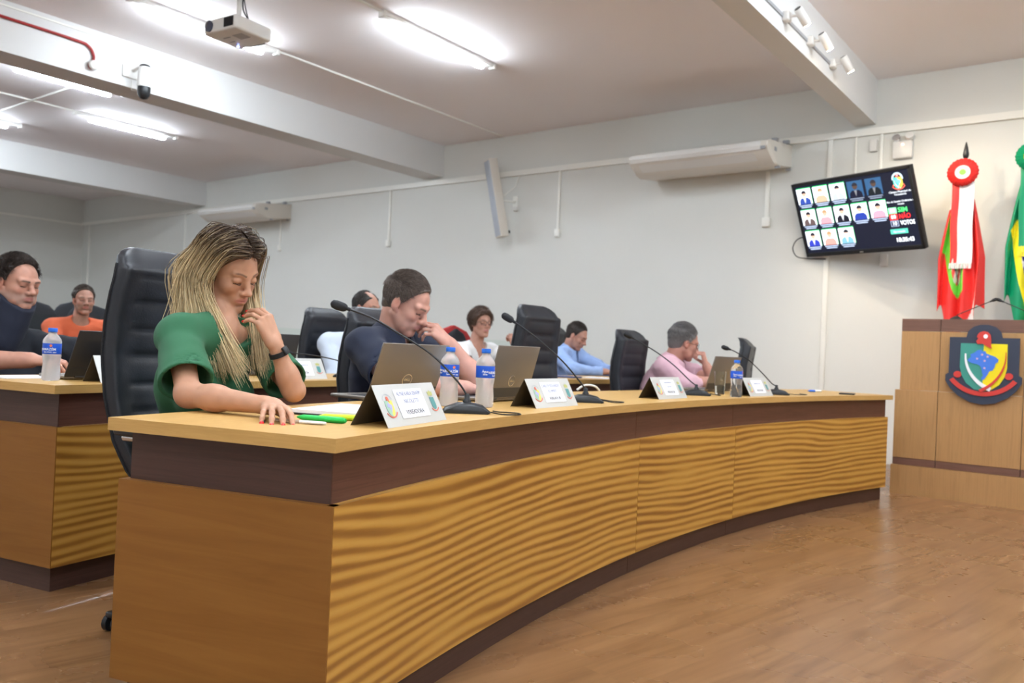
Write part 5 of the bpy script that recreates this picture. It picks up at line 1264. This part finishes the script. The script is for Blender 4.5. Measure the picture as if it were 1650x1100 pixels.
        for an in pts:
            v = Vol(an-.25, an+.25, .01); v.cone(an+npv((0, 0, -.055)), an+f*.14+npv((0, 0, -.065)), .042, .034, .02); v.cut(an-.25, an+.25, lambda X, Y, Z: (.012-Z)+0*X+0*Y)
            Pm, Q = v.mesh(); np_mesh('shoe', Pm, Q, shoe, s.e, None, s.loc)
def V3(q): return Vector([float(x) for x in q])
def rel(parent_e, o): o.location = -Vector(parent_e.location); return o
def glasses(p, m, lw=.026, lh=.017, parent=None, rim=.0016):
    H_ = p.hd; e = None; bm = B()
    def rimpts(y): return [H_.P((.104-.012*abs((y+lw*math.cos(a))*1.0)/.06, y+lw*math.copysign(abs(math.cos(a))**.6, math.cos(a)), .0+lh*math.copysign(abs(math.sin(a))**.6, math.sin(a)))) for a in [2*PI*k/24 for k in range(25)]]
    for y in (-.031, .031): tube(bm, rimpts(y), rim*H_.s, 6)
    tube(bm, [H_.P((.107, -.006, .004)), H_.P((.109, 0, .006)), H_.P((.107, .006, .004))], rim, 6)
    for y in (-1, 1): tube(bm, [H_.P((.094, y*.058, .006)), H_.P((.06, y*.076, .006)), H_.P((.0, y*.083, .006)), H_.P((-.022, y*.082, -.012))], rim*.9, 6)
    o = bm_obj('glasses', bm, m, p.e, True); return rel(p.e, o)
TRO = cloth_m('dark trousers', (.02, .022, .03)); SHO = mat('black shoe leather', (.012, .012, .012), .35)
# ---- the woman in green
hd = Head((-2.437, 1.628, 1.195), .20, .44, .12, 1.03, 1.02, 1.02, False)
p = Person('woman with long blonde hair in a green blouse, chin resting on her hand', hd,
    (-2.45, 1.765, .955), (-2.365, 1.415, .972), (-2.62, 1.60, .545),
    [dict(side='R', e=(-2.165, 1.335, .806), w=(-1.868, 1.405, .792), fx=(.84, -.50, .02), back=(0, .1, 1), curls=[(.25, .35, .2), (.22, .38, .2), (.25, .38, .22), (.3, .36, .25)], thumb=(.45, .55), spread=.09, k=.92, hs=.95),
     dict(side='L', e=(-2.215, 1.745, .808), w=(-2.225, 1.672, .955), fx=(-.28, -.28, .88), back=(.80, -.12, .52), curls=[(.75, .45, .25), (.8, .45, .25), (.85, .45, .25), (.9, .45, .25)], thumb=(.9, 1.1), k=.88, hs=.9)],
    h=.0032, skin=(.52, .275, .175), build=.90, neck_r=.047, fem=True)
p.face = dict(lips=(.52, .20, .18), brow=(.16, .09, .06), blush=.08); p.nails = (.75, .02, .015); p.body(); p.yaw = .1
RED_NAIL = mat('red nail polish', (.72, .012, .015), .2, coat=.6)
for sd in p.tips:
    for (q, d, nz, r) in p.tips[sd]:
        d = nrm(d); yv = np.cross(nz, d); bm = B(); bmesh.ops.create_uvsphere(bm, u_segments=12, v_segments=8, radius=1)
        mt = Matrix.Translation(V3(q+nz*r*.62+d*r*.35)) @ Matrix([[d[i]*.0085, yv[i]*.0062, nz[i]*.0036] for i in range(3)]).to_4x4()
        bmesh.ops.transform(bm, matrix=mt, verts=bm.verts); rel(p.e, bm_obj('fingernail', bm, RED_NAIL, p.e, True))
GREEN = cloth_m('green blouse', (.028, .135, .062), .85)
p.shirt('blouse', GREEN, sleeve=.80, loose=.026, neck=(.078, .088, .060), h=.0055, g=.012, wr=.0022, seed=4); p.legs(TRO, SHO)
# watch, necklace
a = p.arms[1]; w_, e_ = npv(a['w']), npv(a['e']); d_ = nrm(w_-e_); c0 = w_-d_*.03; ref = nrm(np.cross(d_, (0, 0, 1))); ref2 = np.cross(d_, ref)
bm = B()
ring = []
for k in range(28):
    an = 2*PI*k/28; rad = ref*math.cos(an)+ref2*math.sin(an)
    ring.append([bm.verts.new(V3(c0+rad*r+d_*t)) for r, t in ((.0285, -.008), (.0315, -.008), (.0315, .008), (.0285, .008))])
for k in range(28):
    A_, B_ = ring[k], ring[(k+1) % 28]
    for j in range(4): bm.faces.new((A_[j], A_[(j+1) % 4], B_[(j+1) % 4], B_[j]))
bmesh.ops.recalc_face_normals(bm, faces=bm.faces[:]); wt = rel(p.e, bm_obj('watch_band', bm, M['black_matte'], p.e, True))
fr = V3(c0)+V3(nrm(npv((.8, .1, .3))))*.031; bm = B(); zz = V3(nrm(npv((.8, .1, .3)))); xx = V3(d_); yy = zz.cross(xx).normalized(); xx = yy.cross(zz)
box(bm, -.014, .014, -.012, .012, -.004, .005, .003, Matrix.Translation(fr) @ Matrix((xx, yy, zz)).transposed().to_4x4()); rel(p.e, bm_obj('watch_case', bm, M['black_plastic'], p.e, True))
gold = mat('gold', (.8, .55, .2), .25, metal=1); S_ = p.S
nk = [p.at(S_, .055*math.cos(t)-.005, .062*math.sin(t), .055-.03*(1+math.cos(t))/2) for t in np.linspace(-2.6, 2.6, 25)]
bm = B(); tube(bm, [V3(q) for q in nk], .0011, 5); rel(p.e, bm_obj('necklace', bm, gold, p.e, True))
bm = B(); bmesh.ops.create_icosphere(bm, subdivisions=2, radius=.0055, matrix=Matrix.Translation(V3(hd.P((.0, -.076, -.045))))); rel(p.e, bm_obj('earring', bm, gold, p.e, True))
# long hair: dark roots to blonde ends, built from clumped strands
ok = hairline(hd, -.004, -.075, .0)
cp_ = cap_mesh(hd, lambda q: np.where(q[..., 0] < .02, -.06-q[..., 2], .005+(q[..., 0]-.02)*1.5-q[..., 2]), .012, .004, 'hair', p.e, (.075, .042, .026), 3, .0012, p.loc)
rng = np.random.RandomState(11); allP, allC, allR = [], [], []
def surf(ang, x, z0=0., thick=.020):
    """point on the head ellipsoid, x along the part line, ang sideways from the top"""
    rx = math.sqrt(max(.02, 1-((x+.012)/.108)**2)); return (x, (.0745+thick)*rx*math.sin(ang), .035+(.088+thick)*rx*math.cos(ang))
K = 22
def lock(side, u, depth_, ends, ncl, spread, rnd, dark=.0, cheek=0.):
    """u 0 front..1 back on the part line; ends: world point where the lock ends"""
    x0 = .078-.155*u; pts = [hd.P(surf(side*.06, x0)), hd.P(surf(side*.45, x0-.004)), hd.P(surf(side*.95, x0-.010-.02*(1-u))), hd.P(surf(side*1.5, x0-.022-.025*(1-u)))]
    s3 = hd.P((x0-.030-.018*(1-u)+cheek, side*(.103+.012*depth_), -.045)); pts += [s3]; e_ = npv(ends)
    m = s3+(e_-s3)*.35+npv((0, 0, -.02)); m2 = s3+(e_-s3)*.7+npv((0, 0, -.015))
    pts += [m, m2, e_]; g = np.array([list(q) for q in spline([V3(q) for q in pts], 6)]); t = np.linspace(0, len(g)-1, K); g = np.stack([np.interp(t, np.arange(len(g)), g[:, i]) for i in range(3)], 1)
    L_ = np.linspace(0, 1, K)
    for _ in range(ncl):
        off = rng.normal(size=3)*npv((.010, .006, .006))*(1+.6*rnd); off2 = rng.normal(size=3)*spread
        wav = .004*np.sin(L_*rng.uniform(4, 8)+rng.uniform(0, 6))[:, None]*rng.normal(size=3)[None]*L_[:, None]
        prof = np.sin(np.clip(L_*1.1, 0, 1)*PI)[:, None]**.7
        q = g+off[None]*np.clip(L_*6, 0, 1)[:, None]*(1-.55*L_[:, None])+off2[None]*(L_[:, None]**1.5)+wav; q = q+(g*0)
        tl_ = rng.uniform(.88, 1.0); q = np.stack([np.interp(np.linspace(0, (K-1)*tl_, K), np.arange(K), q[:, i]) for i in range(3)], 1)
        root, mid, tip = npv((.070, .040, .025)), npv((.33, .225, .125)), npv((.82, .64, .37)); b_ = rng.uniform(-.10, .12); tt = np.clip((L_*tl_-.19-dark+b_)/.30, 0, 1)[:, None]; tt2 = np.clip((L_*tl_-.30-dark+b_)/.35, 0, 1)[:, None]
        c = (root*(1-tt)+mid*tt)*(1-tt2)+tip*tt2; c = c*rng.uniform(.72, 1.2)
        if rng.uniform() < .16: c = c*(1-.5)+npv((.45, .34, .2))*.5*np.clip(L_*5, .2, 1)[:, None]
        allP.append(q); allC.append(c); allR.append(np.interp(L_, [0, .1, .8, 1], [.0008, .0013, .0011, .0003]))
# near side (her right): front locks fall in front of the shoulder, back ones behind it
for i in range(30):
    u = i/29*.62; f = i/29
    lock(-1, u, rng.uniform(-.3, .5), (-2.25-.15*f+rng.normal()*.016, 1.585-.09*f+rng.normal()*.014, .835+.055*f+rng.normal()*.018), 34, npv((.010, .010, .012)), 1, cheek=.0)
for i in range(16):
    u = .55+.45*i/15; lock(-1, u, .3, (-2.53-.05*rng.uniform(), 1.50+.12*i/15, .90+.03*rng.normal()), 30, npv((.012, .02, .012)), 1)
# far side (her left)
for i in range(22):
    u = i/21*.7; lock(1, u, rng.uniform(-.2, .4), (-2.25-.06*i/21+rng.normal()*.012, 1.655+.04*i/21+rng.normal()*.012, .875+.02*rng.normal()), 30, npv((.012, .012, .012)), 1, dark=.04)
for i in range(8): lock(1, .6+.4*i/7, .3, (-2.55, 1.70+.04*i/7, .90), 24, npv((.012, .02, .012)), 1)
sm = strands('hair_lengths', np.array(allP), np.array(allR), np.clip(np.array(allC), 0, 1), p.e, p.loc)

# ---- man in navy polo
hd = Head((-2.56, 2.600, 1.152), .33, .46, .03, 1.04, 1.02, 1.06)
p = Person('man in a navy polo shirt, hand at his mouth, behind the nearest laptop', hd,
    (-2.66, 2.79, .965), (-2.62, 2.42, .965), (-2.75, 2.62, .52),
    [dict(side='R', e=(-2.36, 2.36, .815), w=(-2.22, 2.62, .805), fx=(.5, .75, .0), back=(0, 0, 1), curls=[(.3, .5, .3)]*4, k=1.1),
     dict(side='L', e=(-2.32, 2.83, .815), w=(-2.40, 2.725, .98), fx=(-.35, -.55, .60), back=(.75, -.15, .62), curls=[(.8, .7, .4), (.8, .75, .4), (.85, .8, .4), (.9, .85, .4)], thumb=(.6, .9), k=1.1, hs=1.0)],
    h=.0042, skin=(.53, .27, .20), build=1.08, neck_r=.062)
p.face = dict(lips=(.45, .18, .16), brow=(.16, .10, .07), beard=(.30, .17, .13, .35), blush=.16); p.body(); p.yaw = .1
NAVY = cloth_m('navy polo', (.012, .016, .035)); p.shirt('polo_shirt', NAVY, sleeve=.72, loose=.012, neck=(.072, .074, .05), vneck=.05, h=.007, g=.012, wr=.003, seed=2); p.legs(TRO, SHO)
def collar(p, m, r=.074, h_=.052, gap=.5, name='collar', flare=1.25, tilt=0.02):
    bm = B(); n = 30; R0 = []; off = (p.hd.P((-.02, 0, -.07))-p.at(p.S, 0, 0, .05))*.45; off[2] = 0
    for k in range(n+1):
        t = gap/2+(2*PI-gap)*k/n; c_, s_ = math.cos(t), math.sin(t)
        b0 = p.at(p.S, r*1.12*c_*flare+.0, r*1.15*s_*flare, .022+h_*.1-(.045 if c_ > .3 else 0)*c_); t1 = p.at(p.S, r*c_-.008, r*s_, .045+h_-(.03*max(0, c_))); o1 = p.at(p.S, (r+.005)*c_-.008, (r+.005)*s_, .045+h_-(.03*max(0, c_))); o0 = p.at(p.S, (r*1.35)*c_*flare, (r*1.3)*s_*flare, .028-(.05 if c_ > .3 else 0)*c_)
        t1 = t1+off; o1 = o1+off; b0 = b0+off*.4; o0 = o0+off*.4; R0.append([bm.verts.new(V3(q)) for q in (b0, t1, o1, o0)])
    for k in range(n):
        for j in range(4): bm.faces.new((R0[k][j], R0[k][(j+1) % 4], R0[k+1][(j+1) % 4], R0[k+1][j]))
    bm.faces.new(R0[0]); bm.faces.new(R0[-1][::-1]); bmesh.ops.recalc_face_normals(bm, faces=bm.faces[:]); return rel(p.e, bm_obj(name, bm, m, p.e, True))
collar(p, NAVY, .076)
ok = hairline(hd, .006, -.05); cap_mesh(hd, ok, .006, .004, 'hair', p.e, (.10, .072, .056), 5, .0006, p.loc, .006)
short_hair(hd, ok, 9000, .022, .006, (.05, .034, .027), (.24, .18, .145), p.e, 5, p.loc, (1, .1, .3), .6, .0009, top=.006)

# ---- man in pink shirt
hd = Head((-2.654, 5.575, 1.078), .85, .22, .09, 1.06, 1.0, 1.0)
p = Person('grey-haired man with glasses in a pink shirt, turned away with fist at mouth', hd,
    (-2.80, 5.76, .885), (-2.68, 5.36, .89), (-2.86, 5.50, .50),
    [dict(side='R', e=(-2.52, 5.36, .785), w=(-2.40, 5.56, .81), fx=(.55, .75, .15), back=(.3, -.7, .4), curls=[(.7, .8, .4)]*4, k=1.1),
     dict(side='L', e=(-2.43, 5.66, .80), w=(-2.475, 5.60, .905), fx=(-.25, -.05, .9), back=(.8, .3, .2), curls=[(1.2, 1.2, .7)]*4, thumb=(.6, .8), k=1.1)],
    h=.006, skin=(.50, .25, .19), build=1.15, neck_r=.062, fat=.03)
p.face = dict(lips=(.42, .18, .16), brow=(.2, .18, .16), blush=.2); p.body(); p.yaw = .2
PINK = cloth_m('pink shirt', (.66, .41, .47)); p.shirt('shirt', PINK, long_=True, cuff=.45, neck=(.068, .07, .05), h=.008, g=.012, wr=.005, seed=6); p.legs(TRO, SHO); collar(p, PINK, .077)
ok = hairline(hd, .0, -.06); cap_mesh(hd, ok, .009, .005, 'hair', p.e, (.15, .135, .13), 7, .0006, p.loc, .006)
short_hair(hd, ok, 3800, .028, .008, (.10, .09, .085), (.26, .245, .24), p.e, 8, p.loc, (1, .1, -.1), .3, .0011, grey=lambda q: (q[:, 0] > .0)*(q[:, 2] < .075)*1.0, top=.006)
glasses(p, M['black_plastic'])
tag(pen(-2.40, 5.70, .3, mat('brown pen', (.35, .2, .06), .4), M['black_plastic'], 'brown pen under the hand of the man in pink'), None); 

# ---- man in light blue shirt (rear row)
hd = Head((-4.20, 6.538, 1.121), .15, .42, -.05, 1.0, .98, 1.0)
p = Person('man with short dark hair in a light blue shirt, looking down at the rear desk', hd,
    (-4.30, 6.72, .94), (-4.26, 6.35, .94), (-4.42, 6.52, .50),
    [dict(side='R', e=(-4.02, 6.24, .81), w=(-3.80, 6.42, .81), fx=(.8, .4, 0), back=(0, 0, 1), curls=[(.5, .7, .4)]*4), dict(side='L', e=(-4.0, 6.80, .80), w=(-3.74, 6.58, .81), fx=(.8, -.4, 0), back=(0, 0, 1), curls=[(.5, .7, .4)]*4)],
    h=.006, skin=(.52, .27, .20), build=1.02, neck_r=.057)
p.face = dict(lips=(.42, .18, .16), brow=(.07, .05, .04), beard=(.25, .14, .11, .35), blush=.12); p.body()
BLUE_ = cloth_m('light blue shirt', (.33, .47, .80)); p.shirt('shirt', BLUE_, long_=True, cuff=.9, neck=(.066, .07, .05), vneck=.03, h=.008, g=.010, wr=.0045, seed=8); p.legs(TRO, SHO); collar(p, BLUE_, .072)
ok = hairline(hd, .012, -.05); cap_mesh(hd, ok, .006, .005, 'hair', p.e, (.04, .03, .026), 7, .0006, p.loc, .006); short_hair(hd, ok, 2600, .022, .006, (.03, .022, .02), (.10, .08, .07), p.e, 9, p.loc, (1, .1, .2), .5, .0011, top=.006)

# ---- woman in white (rear row)
hd = Head((-4.441, 5.415, 1.178), -.33, -.04, -.03, 1.0, 1.0, 1.0, False)
p = Person('woman with short curly brown hair and glasses in a white blouse, fist raised beside her', hd,
    (-4.47, 5.60, .95), (-4.50, 5.22, .945), (-4.62, 5.40, .50),
    [dict(side='R', e=(-4.30, 5.13, .80), w=(-4.12, 5.33, .81), fx=(.5, .75, .1), back=(0, 0, 1), curls=[(.5, .7, .4)]*4), dict(side='L', e=(-4.12, 5.66, .81), w=(-4.19, 5.58, .99), fx=(-.2, -.2, .9), back=(.8, -.3, .2), curls=[(1.3, 1.3, .8)]*4, thumb=(.5, .9))],
    h=.006, skin=(.50, .26, .19), build=1.0, neck_r=.052, fem=True, fat=.02)
p.face = dict(lips=(.45, .17, .16), brow=(.12, .07, .05), blush=.15); p.body()
p.shirt('blouse', cloth_m('white blouse', (.80, .80, .80)), sleeve=.62, loose=.015, neck=(.085, .085, .05), vneck=.13, h=.008, g=.010, wr=.0025, seed=3); p.legs(TRO, SHO)
ok = hairline(hd, .0, -.075, -.03); cap_mesh(hd, ok, .022, .005, 'hair', p.e, (.095, .055, .040), 7, .003, p.loc)
short_hair(hd, ok, 3600, .036, .02, (.06, .034, .025), (.20, .125, .09), p.e, 10, p.loc, (.4, .3, -.3), .35, .0014, .006); glasses(p, M['black_plastic'])

# ---- balding man with glasses behind the navy polo
hd = Head((-4.47, 4.137, 1.222), .15, .08, -.03, 1.0, 1.0, 1.0)
p = Person('balding man with glasses, half hidden behind the chair of the navy polo man', hd,
    (-4.56, 4.33, .96), (-4.58, 3.90, .96), (-4.66, 4.13, .50),
    [dict(side='R', e=(-4.42, 3.84, .72), w=(-4.15, 3.92, .81), fx=(.9, .2, 0), back=(0, 0, 1)), dict(side='L', e=(-4.32, 4.42, .78), w=(-4.1, 4.25, .81), fx=(.8, -.4, 0), back=(0, 0, 1))],
    h=.006, skin=(.48, .25, .18), build=1.05, neck_r=.058)
p.face = dict(brow=(.05, .035, .03), beard=(.08, .06, .05, .6), blush=.12); p.body()
PALE = cloth_m('pale blue white shirt', (.62, .70, .82)); p.shirt('shirt', PALE, long_=True, cuff=.9, neck=(.066, .07, .05), h=.008, g=.012, wr=.003, seed=9); p.legs(TRO, SHO); collar(p, PALE, .072)
ok = hairline(hd, .0, -.05, 0, (-.01, .085, .045)); cap_mesh(hd, ok, .008, .005, 'hair', p.e, (.025, .02, .018), 7, .0006, p.loc); short_hair(hd, ok, 2400, .022, .007, (.02, .015, .014), (.07, .06, .055), p.e, 12, p.loc, (-.3, .1, .1), .3, .0012)
glasses(p, M['chrome'])

# ---- man in the neck brace
hd = Head((-4.544, 1.824, 1.199), .27, .14, .0, 1.06, 1.06, 1.16)
p = Person('man in a dark neck brace and black shirt at the left picture edge', hd,
    (-4.62, 1.92, .885), (-4.60, 1.60, .92), (-4.68, 1.82, .50),
    [dict(side='R', e=(-4.30, 1.42, .815), w=(-4.02, 1.68, .83), fx=(.75, .6, .05), back=(-.2, -.5, .8), curls=[(.5, .6, .4)]*4, k=1.15), dict(side='L', e=(-4.22, 2.22, .81), w=(-3.98, 2.02, .83), fx=(.85, -.35, 0), back=(0, 0, 1), curls=[(.5, .6, .4)]*4, k=1.15)],
    h=.005, skin=(.48, .24, .17), build=1.2, neck_r=.068, fat=.03)
p.face = dict(lips=(.40, .15, .14), brow=(.04, .03, .025), beard=(.34, .24, .20, .5), blush=.2); p.body()
p.shirt('shirt', cloth_m('black shirt', (.010, .012, .018)), sleeve=.95, loose=.01, neck=(.07, .07, .045), h=.009, g=.012, wr=.003, seed=11); p.legs(TRO, SHO)
lo, hi = p.S-npv((.25, .25, .1)), p.S+npv((.3, .25, .35)); v = Vol(lo, hi, .006)
nb_, nt_ = p.at(p.S, .01, 0, .02), hd.P((-.005, 0, -.085)); v.cone(nb_, nt_, .105, .098, .01); v.cone(p.at(p.S, .06, 0, .0), hd.P((.045, 0, -.115)), .075, .062, .03); v.cone(nt_, hd.P((-.02, 0, -.05)), .095, .094, .01); v.wrinkle(.0015, 60, 3)
v.cut(lo, hi, lambda X, Y, Z: ((np.stack(np.broadcast_arrays(X, Y, Z), -1)-hd.c) @ hd.R)[..., 2]/hd.s+.052+.62*np.clip(((np.stack(np.broadcast_arrays(X, Y, Z), -1)-hd.c) @ hd.R)[..., 0], -.06, .2)-.0)
P_, Q_ = v.mesh(); np_mesh('neck_brace', P_, Q_, cloth_m('navy foam neck brace', (.012, .015, .03), .9), p.e, None, p.loc)
ok = hairline(hd, .045, -.05); cap_mesh(hd, ok, .007, .005, 'hair', p.e, (.028, .020, .017), 7, .0015, p.loc, .006); short_hair(hd, ok, 5000, .030, .007, (.02, .014, .012), (.08, .055, .045), p.e, 13, p.loc, (.7, .2, .8), .8, .0010, top=.006)

# ---- man in orange behind the barrier
hd = Head((-7.072, 3.359, 1.226), -.25, -.02, .0, 1.0, 1.0, .98)
p = Person('bearded man in an orange t-shirt sitting in the public seats, looking toward the right', hd,
    (-7.12, 3.56, 1.0), (-7.15, 3.15, .995), (-7.22, 3.35, .50),
    [dict(side='R', e=(-6.98, 3.10, .80), w=(-6.84, 3.30, .84), fx=(.1, .9, 0), back=(.8, 0, .5)), dict(side='L', e=(-6.95, 3.62, .80), w=(-6.86, 3.42, .80), fx=(0, -.9, 0), back=(.8, 0, .5))],
    h=.007, skin=(.50, .27, .20), build=1.04, neck_r=.056)
p.face = dict(brow=(.10, .06, .04), beard=(.16, .09, .055, .7), blush=.2); p.body()
p.shirt('t_shirt', cloth_m('orange t-shirt', (.82, .16, .07)), sleeve=.6, loose=.012, neck=(.07, .075, .05), h=.009, g=.010, wr=.003, seed=12); p.legs(TRO, SHO)
ok = hairline(hd, .012, -.05); cap_mesh(hd, ok, .006, .006, 'hair', p.e, (.06, .042, .03), 7, .001, p.loc, .006); short_hair(hd, ok, 1800, .024, .006, (.04, .028, .02), (.11, .075, .055), p.e, 14, p.loc, (.8, .1, .2), .5, .0014, top=.006)
